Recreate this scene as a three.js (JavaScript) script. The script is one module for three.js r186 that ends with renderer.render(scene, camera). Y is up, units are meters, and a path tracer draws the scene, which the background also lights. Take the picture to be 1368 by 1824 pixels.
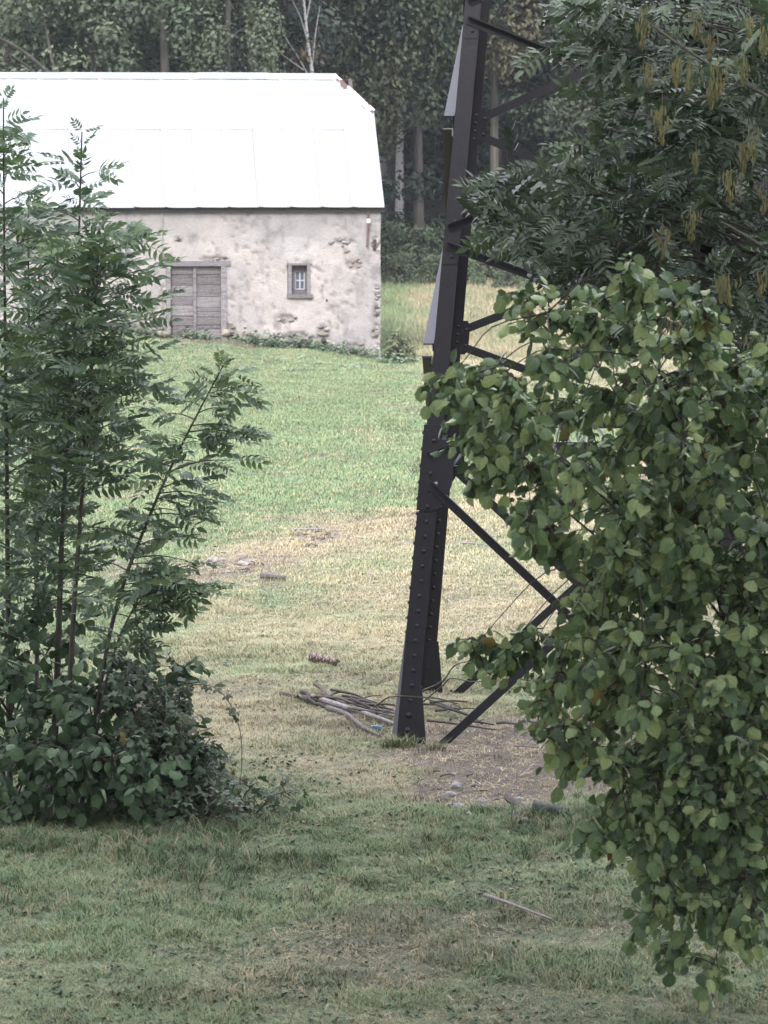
import * as THREE from 'three';
import { mergeGeometries } from 'three/addons/utils/BufferGeometryUtils.js';

// ------------------------------------------------------------------ camera, sky, sun, exposure
const EYE = 4.53, PITCH = 5.36 * Math.PI / 180, FOV = 17;
const scene = new THREE.Scene();
const camera = new THREE.PerspectiveCamera(FOV, 768 / 1024, 0.5, 3000);
camera.position.set(0, EYE, 0);
camera.rotation.set(-PITCH, 0, 0);
camera.focus = 28; camera.userData.fStop = 8;
const renderer = new THREE.WebGLRenderer({ antialias: true });
renderer.setSize(768, 1024);
renderer.toneMapping = THREE.LinearToneMapping;
renderer.toneMappingExposure = 4.0;
renderer.shadowMap.enabled = true;
{ // bright overcast sky, three times brighter overhead than at the horizon
  const W = 64, Hh = 32, data = new Float32Array(W * Hh * 4);
  for (let j = 0; j < Hh; j++) for (let i = 0; i < W; i++) {
    const e = Math.max(0, Math.sin((j + 0.5 - Hh / 2) / Hh * Math.PI)), L = 1.15 * (1 + 2 * e) / 3, k = (j * W + i) * 4;
    data[k] = L * 0.95; data[k + 1] = L * 0.97; data[k + 2] = L * 1.11; data[k + 3] = 1;
  }
  const sky = new THREE.DataTexture(data, W, Hh, THREE.RGBAFormat, THREE.FloatType);
  sky.mapping = THREE.EquirectangularReflectionMapping; sky.magFilter = THREE.LinearFilter; sky.minFilter = THREE.LinearFilter; sky.needsUpdate = true;
  scene.background = sky; scene.environment = sky;
}
const sun = new THREE.DirectionalLight(new THREE.Color(1, 0.97, 0.93), 1.2);
sun.position.set(-28, 70, 22); sun.target.position.set(0, 0, -60); scene.add(sun, sun.target);
sun.castShadow = true; sun.shadow.radius = 40; sun.shadow.mapSize.set(2048, 2048);
Object.assign(sun.shadow.camera, { left: -80, right: 80, top: 120, bottom: -120, near: 1, far: 400 });

// ------------------------------------------------------------------ helpers
function rng(seed) { let a = seed >>> 0; return () => { a = (a + 0x6D2B79F5) | 0; let t = Math.imul(a ^ (a >>> 15), 1 | a); t = (t + Math.imul(t ^ (t >>> 7), 61 | t)) ^ t; return ((t ^ (t >>> 14)) >>> 0) / 4294967296; }; }
const V = (x, y, z) => new THREE.Vector3(x, y, z);
const clamp = (x, a, b) => Math.min(b, Math.max(a, x)), lerp = (a, b, t) => a + (b - a) * t;
const ss = (a, b, x) => { const t = clamp((x - a) / (b - a), 0, 1); return t * t * (3 - 2 * t); };
function hash(i, j, s = 0) { let h = Math.imul(i, 374761393) + Math.imul(j, 668265263) + Math.imul(s, 1442695041); h = Math.imul(h ^ (h >>> 13), 1274126177); return ((h ^ (h >>> 16)) >>> 0) / 4294967296; }
function vn(x, y, s = 0) { const i = Math.floor(x), j = Math.floor(y), u = x - i, v = y - j, a = u * u * (3 - 2 * u), b = v * v * (3 - 2 * v); return lerp(lerp(hash(i, j, s), hash(i + 1, j, s), a), lerp(hash(i, j + 1, s), hash(i + 1, j + 1, s), a), b); }
function fbm(x, y, s = 0, o = 4) { let v = 0, a = 0.5, t = 0; for (let k = 0; k < o; k++) { v += a * vn(x, y, s + k * 17); t += a; a *= 0.5; x *= 2.03; y *= 2.03; } return v / t; }
// a point given by its place in the photograph's 1368 x 1824 grid and its real distance D ahead of the viewpoint
const FPX = 912 / Math.tan(FOV * Math.PI / 360), SP = Math.sin(PITCH), CP = Math.cos(PITCH);
function at(px, py, D) { const u = (912 - py) / FPX, v = (px - 684) / FPX, s = D / (CP + u * SP); return V(s * v, EYE + s * (u * CP - SP), -D); }
function onGround(px, py, lift = 0) { let D = 40; for (let k = 0; k < 30; k++) { const u = (912 - py) / FPX; const h = height(at(px, py, D).x, D); D = lerp(D, (EYE - h) * (CP + u * SP) / (SP - u * CP), 0.7); } const p = at(px, py, D); p.y = height(p.x, D) + lift; return p; }
const taken = {};
function numbered(n) { taken[n] = (taken[n] ?? -1) + 1; return taken[n] ? n + '_' + String(taken[n]).padStart(3, '0') : n; }
function thing(name, label, category, pos = [0, 0, 0], turn = 0, group) {
  const o = new THREE.Group(); o.name = numbered(name); o.position.set(...pos); o.rotation.y = turn;
  o.userData = { label, category }; if (group) o.userData.group = group; scene.add(o); return o;
}
function mesh(name, geo, mat, parent, kind) { const m = new THREE.Mesh(geo, mat); m.name = name; m.castShadow = m.receiveShadow = true; if (kind) m.userData.kind = kind; parent.add(m); return m; }
function tagMesh(name, geo, mat, label, category, group) { const m = mesh(numbered(name), geo, mat, scene); m.userData = { label, category }; if (group) m.userData.group = group; return m; }
const merge = (l) => mergeGeometries(l.map((g) => { const h = g.index ? g.toNonIndexed() : g; for (const k of Object.keys(h.attributes)) if (!['position', 'normal', 'uv'].includes(k)) h.deleteAttribute(k); return h; }));
function geoFrom(pos, idx, uv) { const g = new THREE.BufferGeometry(); g.setAttribute('position', new THREE.Float32BufferAttribute(pos, 3)); if (uv) g.setAttribute('uv', new THREE.Float32BufferAttribute(uv, 2)); else g.setAttribute('uv', new THREE.Float32BufferAttribute(new Float32Array(pos.length / 3 * 2), 2)); if (idx) g.setIndex(idx); g.computeVertexNormals(); return g; }
function tube(pts, r0, r1, sides = 6) { // tapered tube along points, closed ends
  const c = new THREE.CatmullRomCurve3(pts), n = Math.max(3, (pts.length - 1) * 3), fr = c.computeFrenetFrames(n, false), pos = [], uv = [], idx = [];
  for (let i = 0; i <= n; i++) { const p = c.getPoint(i / n), r = lerp(r0, r1, i / n); for (let j = 0; j <= sides; j++) { const a = j / sides * Math.PI * 2, d = fr.normals[i].clone().multiplyScalar(Math.cos(a) * r).addScaledVector(fr.binormals[i], Math.sin(a) * r).add(p); pos.push(d.x, d.y, d.z); uv.push(j / sides, i / n * 4); } }
  const w = sides + 1; for (let i = 0; i < n; i++) for (let j = 0; j < sides; j++) idx.push(i * w + j, i * w + j + 1, (i + 1) * w + j, i * w + j + 1, (i + 1) * w + j + 1, (i + 1) * w + j);
  for (let j = 1; j < sides - 1; j++) idx.push(0, j + 1, j, n * w, n * w + j, n * w + j + 1);
  return geoFrom(pos, idx, uv);
}
function prism(poly, p0, p1, u, v) { // straight beam with a polygonal section, from p0 to p1
  const n = poly.length, pos = [], uv = [], P = (q, [a, b]) => q.clone().addScaledVector(u, a).addScaledVector(v, b), L = p0.distanceTo(p1);
  const tri = THREE.ShapeUtils.triangulateShape(poly.map(([a, b]) => new THREE.Vector2(a, b)), []);
  const put = (p, s, t) => { pos.push(p.x, p.y, p.z); uv.push(s, t); };
  for (const f of tri) { for (const k of [f[0], f[2], f[1]]) put(P(p0, poly[k]), ...poly[k]); for (const k of f) put(P(p1, poly[k]), ...poly[k]); }
  for (let i = 0; i < n; i++) { const a = poly[i], b = poly[(i + 1) % n], s = Math.hypot(a[0] - b[0], a[1] - b[1]); put(P(p0, a), 0, 0); put(P(p0, b), s, 0); put(P(p1, b), s, L); put(P(p0, a), 0, 0); put(P(p1, b), s, L); put(P(p1, a), 0, L); }
  return geoFrom(pos, null, uv);
}
const ell = (w, h, t) => [[0, 0], [w, 0], [w, t], [t, t], [t, h], [0, h]];
const rect = (w, h) => [[-w / 2, -h / 2], [w / 2, -h / 2], [w / 2, h / 2], [-w / 2, h / 2]];
function box(x0, x1, y0, y1, z0, z1) { const g = new THREE.BoxGeometry(x1 - x0, y1 - y0, z1 - z0); g.translate((x0 + x1) / 2, (y0 + y1) / 2, (z0 + z1) / 2); return g; }
function tex(size, f, srgb = true, rx = 1, ry = 1) { const d = new Uint8Array(size * size * 4); for (let j = 0; j < size; j++) for (let i = 0; i < size; i++) { const c = f(i / size, j / size, i, j); for (let k = 0; k < 3; k++) d[(j * size + i) * 4 + k] = clamp(c[k], 0, 1) * 255; d[(j * size + i) * 4 + 3] = 255; } const t = new THREE.DataTexture(d, size, size); t.wrapS = t.wrapT = THREE.RepeatWrapping; t.magFilter = THREE.LinearFilter; t.minFilter = THREE.LinearMipmapLinearFilter; t.generateMipmaps = true; if (srgb) t.colorSpace = THREE.SRGBColorSpace; t.repeat.set(rx, ry); t.needsUpdate = true; return t; }
const pn = (u, v, f, s) => { // tiling noise
  const x = u * f, y = v * f, i = Math.floor(x), j = Math.floor(y), a = ((x - i) ** 2) * (3 - 2 * (x - i)), b = ((y - j) ** 2) * (3 - 2 * (y - j)), m = (q) => ((q % f) + f) % f; return lerp(lerp(hash(m(i), m(j), s), hash(m(i + 1), m(j), s), a), lerp(hash(m(i), m(j + 1), s), hash(m(i + 1), m(j + 1), s), a), b); };
const col = (r, g, b) => new THREE.Color().setRGB(r, g, b);
const std = (c, rough = 0.9, extra = {}) => new THREE.MeshStandardMaterial({ color: c, roughness: rough, side: THREE.DoubleSide, ...extra });
const grey = (f) => [f, f, f];
const fineTex = tex(512, (u, v) => grey(0.62 + 0.38 * (0.45 * pn(u, v, 16, 1) + 0.3 * pn(u, v, 64, 2) + 0.25 * pn(u, v, 200, 3))));
const plasterTex = tex(512, (u, v) => grey(0.86 + 0.14 * (0.25 * pn(u, v, 12, 1) + 0.35 * pn(u, v, 50, 2) + 0.4 * pn(u, v, 180, 3))));
const grainTex = tex(256, (u, v) => { const g = 0.5 * pn(u * 1, v, 6, 5) * 0 + 0.55 * hash(0, Math.floor(v * 90), 3) * 0.5 + 0.5 * pn(u, v, 24, 9) * 0.4 + 0.3 * vn(u * 4, v * 70, 2); return grey(0.5 + 0.6 * g); });

// ------------------------------------------------------------------ terrain
const BARN_LINE = [[-11, 0.62], [-7.3, 0.5], [-6.1, 0.36], [-4.3, 0.32], [-3.6, 0.12], [-1.9, -0.02], [-0.6, -0.2], [0, -0.32], [3, -0.3], [8, 0]];
function barnBase(x) { const l = BARN_LINE; if (x <= l[0][0]) return l[0][1]; for (let i = 1; i < l.length; i++) if (x <= l[i][0]) return lerp(l[i - 1][1], l[i][1], (x - l[i - 1][0]) / (l[i][0] - l[i - 1][0])); return 0; }
function height(x, D) {
  let h = 0.16 * (fbm(x * 0.3, D * 0.3, 3) - 0.5) * (1 - 0.8 * Math.exp(-((x - 1.6) ** 2 + (D - 29) ** 2) / 14));
  h += 0.05 * (fbm(x * 1.4, D * 1.4, 8, 3) - 0.5);
  h += barnBase(x) * ss(84, 97.2, D) * (1 - ss(106, 125, D));
  h += 0.1 * Math.exp(-(((D - 24 - 0.2 * x) / 0.7) ** 2)) * ss(-1.6, 0, x);             // low grassy bank
  h += 1.15 * ss(106, 140, D) + Math.max(0, D - 150) * 0.3;
  return h;
}
const edgeD = (x) => 41.8 + (x + 2.3) * 2.35;
function soilMask(x, D) { // bare, trampled earth round the pylon and the debris trails
  const n = fbm(x * 1.3, D * 1.3, 31) - 0.5;
  let m = ss(1.15, 0.55, ((x - 1.35) / 1.5) ** 2 + ((D - 27.5) / 2.1) ** 2 + n * 1.1);
  m = Math.max(m, ss(1.1, 0.5, ((x - 0.7) / 0.65) ** 2 + ((D - 25.4) / 1.0) ** 2 + n * 1.4));
  m = Math.max(m, 0.8 * ss(1, 0.3, ((x + 1.75) / 0.75) ** 2 + ((D - 41.6 - 1.6 * (x + 1.75)) / 1.5) ** 2 + n * 1.6));
  m = Math.max(m, 0.7 * ss(1, 0.3, ((x + 0.9) / 0.5) ** 2 + ((D - 45.2) / 1.2) ** 2 + n * 1.6));
  m = Math.max(m, 0.6 * ss(1, 0.3, ((x + 0.15) / 0.7) ** 2 + ((D - 28.8) / 0.9) ** 2 + n));
  m = Math.max(m, 0.7 * ss(1, 0.4, ((x + 4.6) / 1.6) ** 2 + ((D - 96.2) / 1.8) ** 2 + n * 1.3));
  m = Math.max(m, 0.3 * ss(25.5, 23, D) * ss(0.54, 0.7, fbm(x * 1.7 + 3, D * 1.1, 35)));
  m = Math.max(m, 0.5 * ss(0.66, 0.76, fbm(x * 0.8, D * 0.45, 36)));
  return clamp(m, 0, 1);
}
function dryMask(x, D) {
  const n = fbm(x * 0.8, D * 0.5, 41) - 0.5, f = fbm(x * 3.1, D * 2.2, 44) - 0.5;
  let d = ss(2.2, -1.8, D - edgeD(x) + n * 5) * ss(24, 28.5, D + n * 3) * ss(-3.6, -1.6, x + n * 1.6) * (0.5 + n * 1.1);
  d = Math.max(d, 1.25 * Math.exp(-(((D - edgeD(x) + 1 + n * 2.5) / 1.9) ** 2)) * ss(-2.9, -1.9, x));
  d = Math.max(d, ss(0.4, 1.6, x) * ss(60, 92, D) * (0.62 + n * 1.3));
  d = Math.max(d, (0.02 + n * 0.75) * ss(26, 22, D));
  return clamp(d + f * 0.55 + 0.5 * (fbm(x * 0.7, D * 0.28, 47) - 0.52) * ss(30, 44, D), 0, 1);
}
const GREEN = [0.18, 0.228, 0.118], DRY = [0.35, 0.295, 0.2], SOIL = [0.165, 0.13, 0.102], WOOD = [0.05, 0.055, 0.03];
function groundColor(x, D, out = [0, 0, 0]) {
  const d = dryMask(x, D), s = soilMask(x, D), w = ss(134, 144, D + 6 * fbm(x * 0.2, D * 0.2, 6)), v = (0.72 + 0.48 * fbm(x * 0.9, D * 0.6, 51)) * (1 + 0.35 * (fbm(x * 2.6, D * 1.9, 53) - 0.5));
  for (let k = 0; k < 3; k++) { let c = lerp(GREEN[k], DRY[k], d); c = lerp(c, SOIL[k], s); out[k] = lerp(c * v, WOOD[k], w); }
  return out;
}
{
  const xs = [], ds = [];
  for (let x = -400; x < -13; x += 24) xs.push(x); for (let x = -13; x < 15; x += 0.16) xs.push(x); for (let x = 15; x <= 420; x += 24) xs.push(x);
  for (let d = -60; d < 12; d += 6) ds.push(d); for (let d = 12; d < 34; d += 0.12) ds.push(d); for (let d = 34; d < 106; d += 0.42) ds.push(d); for (let d = 106; d < 300; d += 4) ds.push(d); for (let d = 300; d <= 700; d += 40) ds.push(d);
  const pos = [], uv = [], cl = [], idx = [], nx = xs.length;
  for (const d of ds) for (const x of xs) { const c = groundColor(x, d); pos.push(x, height(x, d), -d); uv.push(x / 1.7, d / 1.7); cl.push(...c.map((q) => q * 0.8)); }
  for (let j = 0; j < ds.length - 1; j++) for (let i = 0; i < nx - 1; i++) { const a = j * nx + i; idx.push(a, a + 1, a + nx, a + 1, a + nx + 1, a + nx); }
  const g = geoFrom(pos, idx, uv); g.setAttribute('color', new THREE.Float32BufferAttribute(cl, 3));
  const m = mesh('meadow', g, std(col(1, 1, 1), 1, { vertexColors: true, map: fineTex, bumpMap: fineTex, bumpScale: 0.03 }), scene, 'structure');
  m.userData.label = 'mown meadow with dry straw patches running up to the wooded slope'; m.userData.category = 'meadow';
}
// ------------------------------------------------------------------ stone barn
{
  const ANG = 5.6 * Math.PI / 180, c0 = at(678, 638, 98);
  const barn = thing('stone_barn', 'old plastered stone barn with a bright corrugated metal roof', 'barn', [c0.x, 0, -98], ANG);
  // local frame: x runs along the front wall (0 at the right hand corner, negative to the left), z = 0 is the wall face, -z goes into the barn
  const LEN = 15.2, DEP = 8.4, TOP = 4.12, BOT = -0.9;
  const toX = (px) => (px - 678) / 62.26, toY = (py) => EYE - (py - 339) / 62.26;
  const door = { x0: toX(297), x1: toX(404), y0: 0.1, y1: toY(466) }, win = { x0: toX(512), x1: toX(553), y0: toY(527), y1: toY(470) };
  // where the render has broken off and stones lie open: centre x, y, half width, half height
  const OPEN = [[toX(284), toY(586), 0.42, 0.3], [toX(410), toY(590), 0.2, 0.28], [toX(447), toY(607), 0.3, 0.12], [toX(525), toY(603), 0.75, 0.2], [toX(577), toY(598), 0.16, 0.32], [toX(622), toY(620), 0.62, 0.16], [toX(668), toY(432), 0.1, 0.2], [toX(670), toY(552), 0.09, 0.2], [toX(668), toY(594), 0.1, 0.14],
    [toX(300), toY(461), 0.25, 0.07], [toX(385), toY(460), 0.4, 0.06], [toX(268), toY(560), 0.25, 0.5], [toX(512), toY(566), 0.25, 0.12], [toX(320), toY(425), 0.09, 0.07], [toX(292), toY(540), 0.08, 0.5], [toX(230), toY(575), 0.5, 0.35], [toX(612), toY(430), 0.3, 0.08], [toX(630), toY(470), 0.2, 0.14]];
  for (const y of [0.05, 0.62, 1.5, 1.72, 3.05]) OPEN.push([-0.08, y, 0.08, 0.11]); for (let k = 0; k < 9; k++) OPEN.push([-4.0 + k * 0.45, barnBase(-4 + k * 0.45) + 0.12, 0.3, 0.12]);
  const openAt = (x, y) => { let m = 0; const n = fbm(x * 4, y * 4, 61) - 0.5; for (const [cx, cy, a, b] of OPEN) m = Math.max(m, ss(1.25, 0.75, ((x - cx) / a) ** 2 + ((y - cy) / b) ** 2 + n * 1.8)); m = Math.max(m, ss(0.76, 0.82, fbm(x * 2.4, y * 2.4, 66, 3)) * 0.6); return m; };
  const plaster = new THREE.MeshStandardMaterial({ color: 0xffffff, vertexColors: true, roughness: 0.95, map: plasterTex, bumpMap: fineTex, bumpScale: 0.035, side: THREE.DoubleSide });
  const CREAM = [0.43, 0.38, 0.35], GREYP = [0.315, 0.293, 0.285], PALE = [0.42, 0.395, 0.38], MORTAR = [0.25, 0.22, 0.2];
  const pos = [], cl = [], uv = [], idx = [], step = 0.055, xs = [], ys = [];
  for (let x = -LEN; x < -12; x += 0.3) xs.push(x); for (let x = -12; x < -0.02; x += step) xs.push(x); xs.push(0);
  for (const o of [door, win]) for (const k of ['x0', 'x1']) { let b = 0; xs.forEach((x, i) => { if (Math.abs(x - o[k]) < Math.abs(xs[b] - o[k])) b = i; }); xs[b] = o[k]; }
  for (let y = BOT; y < TOP - 0.02; y += step) ys.push(y); ys.push(TOP);
  for (const o of [door, win]) for (const k of ['y0', 'y1']) { let b = 0; ys.forEach((y, i) => { if (Math.abs(y - o[k]) < Math.abs(ys[b] - o[k])) b = i; }); ys[b] = o[k]; }
  for (const y of ys) for (const x of xs) {
    const m = openAt(x, y), bow = 0.05 * (fbm(x * 0.35, y * 0.35, 70, 3) - 0.5) + 0.028 * (fbm(x * 3, y * 3, 71, 4) - 0.5);
    pos.push(x + (x > -0.01 ? 0.03 * (fbm(y * 3, 1, 73) - 0.5) : 0), y, bow - 0.05 * m);
    const patch = ss(1.1, 0.7, ((x - toX(528)) / 0.72) ** 2 + ((y - toY(440)) / 0.36) ** 2 + (fbm(x * 3, y * 3, 74) - 0.5) * 0.9);
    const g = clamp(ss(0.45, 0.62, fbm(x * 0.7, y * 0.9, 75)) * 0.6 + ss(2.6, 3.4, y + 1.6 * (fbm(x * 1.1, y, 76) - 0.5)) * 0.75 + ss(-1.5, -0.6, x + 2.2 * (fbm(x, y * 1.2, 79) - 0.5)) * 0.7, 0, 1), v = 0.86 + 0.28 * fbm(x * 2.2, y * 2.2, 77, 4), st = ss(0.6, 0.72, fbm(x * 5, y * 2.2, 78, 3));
    const pit = ss(0.72, 0.78, vn(x * 9, y * 9, 83)) * ss(0.5, 0.6, vn(x * 1.7, y * 1.7, 84)); pos[pos.length - 1] -= 0.025 * pit;
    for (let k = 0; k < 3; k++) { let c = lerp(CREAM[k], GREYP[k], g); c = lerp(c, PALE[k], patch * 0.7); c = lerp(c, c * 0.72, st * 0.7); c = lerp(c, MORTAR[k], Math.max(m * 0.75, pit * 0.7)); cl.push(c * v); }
    uv.push(x / 2.3, y / 2.3);
  }
  const nx = xs.length, inside = (o, x, y) => x > o.x0 && x < o.x1 && y > o.y0 && y < o.y1;
  for (let j = 0; j < ys.length - 1; j++) for (let i = 0; i < nx - 1; i++) { const x = (xs[i] + xs[i + 1]) / 2, y = (ys[j] + ys[j + 1]) / 2; if (inside(door, x, y) || inside(win, x, y)) continue; const a = j * nx + i; idx.push(a, a + 1, a + nx, a + 1, a + nx + 1, a + nx); }
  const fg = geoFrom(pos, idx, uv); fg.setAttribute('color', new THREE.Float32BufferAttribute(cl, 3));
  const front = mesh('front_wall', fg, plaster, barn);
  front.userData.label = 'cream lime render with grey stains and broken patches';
  const sideMat = std(col(...CREAM), 0.95, { map: plasterTex, bumpMap: fineTex, bumpScale: 0.02 });
  // gable, back and far walls with thickness; the gable top is cut back for the half hip
  const OH = 0.25, RISE = 3.86, EAVE = 4.06, half = DEP / 2, RIDGE = EAVE + RISE, hipF = 0.73;
  const roofY = (d) => EAVE + RISE * (half - Math.abs(d - half) + OH) / (half + OH); // height of the roof plane at depth d
  const hipD = -OH + hipF * (half + OH), hipY = EAVE + RISE * hipF;
  const gable = (x0, x1) => { const s = new THREE.Shape(); s.moveTo(0.06, BOT); s.lineTo(0.06, TOP - 0.06); s.lineTo(hipD, hipY - 0.2); s.lineTo(DEP - hipD, hipY - 0.2); s.lineTo(DEP, TOP - 0.06); s.lineTo(DEP, BOT); const g = new THREE.ExtrudeGeometry(s, { depth: x1 - x0, bevelEnabled: false }); g.rotateY(Math.PI / 2); g.translate(x0, 0, 0); return g; };
  mesh('gable_wall', gable(-0.55, -0.01), sideMat, barn); mesh('gable_wall', gable(-LEN, -LEN + 0.55), sideMat, barn);
  mesh('back_wall', box(-LEN + 0.56, -0.56, BOT, TOP - 0.1, -DEP, -DEP + 0.5), sideMat, barn);
  // reveals of door and window openings (wall core behind the render)
  const core = [];
  core.push(box(-LEN + 0.56, door.x0, BOT, TOP - 0.2, -0.5, -0.07), box(door.x1, win.x0, BOT, TOP - 0.2, -0.5, -0.07), box(win.x1, -0.56, BOT, TOP - 0.2, -0.5, -0.07), box(door.x0, door.x1, door.y1, TOP - 0.2, -0.5, -0.07), box(win.x0, win.x1, win.y1, TOP - 0.2, -0.5, -0.07), box(win.x0, win.x1, BOT, win.y0, -0.5, -0.07), box(door.x0, door.x1, BOT, door.y0, -0.5, -0.07));
  mesh('wall_core', merge(core), std(col(0.3, 0.26, 0.23), 1, { map: fineTex }), barn);
  // open stones
  const R = rng(77), stoneGeos = [];
  for (let k = 0; k < 6; k++) { const g = new THREE.IcosahedronGeometry(1, 1), p = g.attributes.position, S = rng(k + 5); const ax = V(S() - 0.5, S() - 0.5, S() - 0.5).multiplyScalar(7); for (let i = 0; i < p.count; i++) { const v = V().fromBufferAttribute(p, i), r = 0.82 + 0.36 * vn(v.x * 1.6 + ax.x + 9, v.y * 1.6 + ax.y + v.z * 1.3 + 9, k); p.setXYZ(i, clamp(v.x * r, -0.86, 0.86), clamp(v.y * r, -0.82, 0.82), v.z * r); } g.computeVertexNormals(); stoneGeos.push(g); }
  const stoneMats = [[0.144, 0.122, 0.122], [0.238, 0.216, 0.202], [0.36, 0.338, 0.317], [0.446, 0.418, 0.389], [0.302, 0.259, 0.216], [0.072, 0.061, 0.058]].map((c) => std(col(...c), 0.95, { map: fineTex }));
  const stone = (x, y, w, h, m, z = -0.02, t = 0.07) => { const s = mesh('stone', stoneGeos[Math.floor(R() * 6)], stoneMats[m], front); s.position.set(x, y, z); s.scale.set(w, h, t); s.rotation.z = (R() - 0.5) * 0.5; };
  for (const [cx, cy, a, b] of OPEN) { const n = Math.round(3 + a * b * 85); for (let k = 0; k < n; k++) { const x = cx + (R() * 2 - 1) * a, y = cy + (R() * 2 - 1) * b; if (inside(door, x, y) || inside(win, x, y) || x > -0.06) continue; stone(x, y, 0.04 + R() * 0.075, 0.03 + R() * 0.045, [0, 1, 2, 2, 3, 3, 3, 4][Math.floor(R() * 8)], -0.035, 0.06); } }
  stone(toX(630), toY(622), 0.17, 0.1, 0, 0); stone(toX(668), toY(433), 0.06, 0.16, 5, -0.0, 0.05); stone(toX(667), toY(441), 0.06, 0.09, 5, 0, 0.05); stone(toX(671), toY(545), 0.06, 0.07, 0); stone(toX(672), toY(557), 0.06, 0.08, 0); stone(toX(669), toY(594), 0.09, 0.08, 4); stone(toX(577), toY(606), 0.08, 0.12, 5); stone(toX(576), toY(593), 0.16, 0.07, 4); stone(toX(520), toY(606), 0.16, 0.07, 1); stone(toX(544), toY(608), 0.11, 0.06, 0); stone(toX(676) - 0.06, toY(430), 0.04, 0.08, 3); stone(toX(320), toY(425), 0.07, 0.05, 0); stone(toX(296), toY(440), 0.05, 0.04, 1); stone(toX(412), toY(592), 0.1, 0.06, 5); stone(toX(416), toY(598), 0.12, 0.05, 0); stone(toX(590), toY(432), 0.1, 0.06, 1); stone(toX(618), toY(447), 0.13, 0.05, 1); stone(toX(582), toY(533), 0.04, 0.04, 5); stone(toX(610), toY(437), 0.05, 0.04, 1);
  const plinth = std(col(0.44, 0.39, 0.29), 0.95, { map: fineTex });
  for (const [px, py, w, h] of [[402, 590, 0.15, 0.13], [288, 592, 0.26, 0.11]]) { const s = mesh('corner_stone', stoneGeos[px % 6], plinth, front); s.position.set(toX(px), toY(py), 0.02); s.scale.set(w, h, 0.14); }
  // double door of grey horizontal planks
  const wood = [[0.319, 0.288, 0.288], [0.266, 0.235, 0.233], [0.364, 0.332, 0.332], [0.222, 0.191, 0.186]].map((c) => std(col(...c), 0.9, { map: grainTex, bumpMap: grainTex, bumpScale: 0.012 }));
  const dr = new THREE.Group(); dr.name = 'double_door'; barn.add(dr); dr.userData.label = 'weathered grey plank double door';
  const X = toX, Y = toY;
  mesh('lintel', box(X(290), X(411), Y(472), Y(463), -0.3, 0.045), wood[2], dr);
  mesh('door_post', box(X(297.5), X(305), 0.2, Y(472) - 0.003, -0.22, 0.03), wood[2], dr); mesh('door_post', box(X(394), X(404), 0.2, Y(472) - 0.003, -0.22, 0.035), wood[2], dr);
  mesh('centre_post', box(X(345), X(350.5), 0.15, Y(473), -0.1, -0.03), wood[0], dr);
  const planks = (xa, xb, cuts) => { for (let i = 0; i < cuts.length - 1; i++) { const g = box(X(xa), X(xb), Y(cuts[i + 1]) + 0.007, Y(cuts[i]) - 0.007, -0.13, -0.085 + (R() - 0.5) * 0.02); const a = g.attributes.uv; for (let q = 0; q < a.count; q++) a.setXY(q, a.getX(q) * 0.8 + R() * 0, a.getY(q) * 0.3 + i * 0.37); const p = mesh('plank', g, wood[Math.floor(R() * 4)], dr); p.rotation.z = 0; } };
  planks(305.3, 344.7, [472, 487, 506, 525, 541, 560, 577, 598]); planks(350.8, 393.7, [472, 487, 505, 526, 545, 552, 562, 576, 583, 599]);
  mesh('door_backing', box(X(304), X(396), 0.1, Y(472), -0.2, -0.16), std(col(0.04, 0.035, 0.03), 1), dr);
  // small window
  const wn = new THREE.Group(); wn.name = 'window'; barn.add(wn); wn.userData.label = 'small four pane window in a grey timber frame';
  mesh('window_post', box(X(513), X(519.5), Y(522), Y(471), -0.3, 0.02), wood[2], wn); mesh('window_post', box(X(547), X(553), Y(522), Y(471), -0.3, 0.025), wood[2], wn);
  mesh('window_lintel', box(X(511), X(556), Y(471) + 0.002, Y(467), -0.3, 0.03), wood[2], wn); mesh('sill', box(X(511), X(557), Y(529), Y(522) - 0.002, -0.3, 0.07), wood[0], wn);
  mesh('head_board', box(X(519.5), X(547), Y(477), Y(471), -0.24, -0.1), std(col(0.2, 0.12, 0.115), 0.9, { map: grainTex }), wn); mesh('head_board', box(X(521), X(546), Y(482), Y(477.5), -0.25, -0.14), wood[3], wn);
  mesh('apron_board', box(X(519.5), X(547), Y(522), Y(514.5), -0.26, -0.12), wood[1], wn); mesh('side_board', box(X(519.5), X(526.5), Y(514), Y(482), -0.27, -0.15), wood[0], wn); mesh('side_board', box(X(543.5), X(547), Y(514), Y(482), -0.27, -0.15), wood[1], wn);
  const white = std(col(0.42, 0.415, 0.43), 0.7), glass = std(col(0.09, 0.1, 0.14), 0.08, { metalness: 0 });
  for (const [a, b, c, d] of [[526.5, 528, 482, 514], [534, 536, 482, 514], [542, 543.5, 482, 514]]) mesh('sash_bar', box(X(a), X(b), Y(d), Y(c), -0.24, -0.19), white, wn);
  for (const [c, d] of [[482, 483.5], [497, 499], [512.5, 514]]) for (const [a, b] of [[528, 534], [536, 542]]) mesh('sash_bar', box(X(a), X(b), Y(d), Y(c), -0.235, -0.195), white, wn);
  for (const [a, b] of [[528, 534], [536, 542]]) for (const [c, d] of [[483.5, 497], [499, 512.5]]) mesh('pane', box(X(a), X(b), Y(d), Y(c), -0.225, -0.215), glass, wn);
  // rusty downpipe and a thin conduit
  const rust = std(col(0.19, 0.12, 0.1), 0.85, { map: fineTex });
  const pipe = mesh('downpipe', tube([V(X(655), 4.0, 0.09), V(X(655), 3.5, 0.08), V(X(654), 3.1, 0.08), V(X(653), 2.92, 0.1)], 0.033, 0.03, 8), rust, barn);
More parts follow.
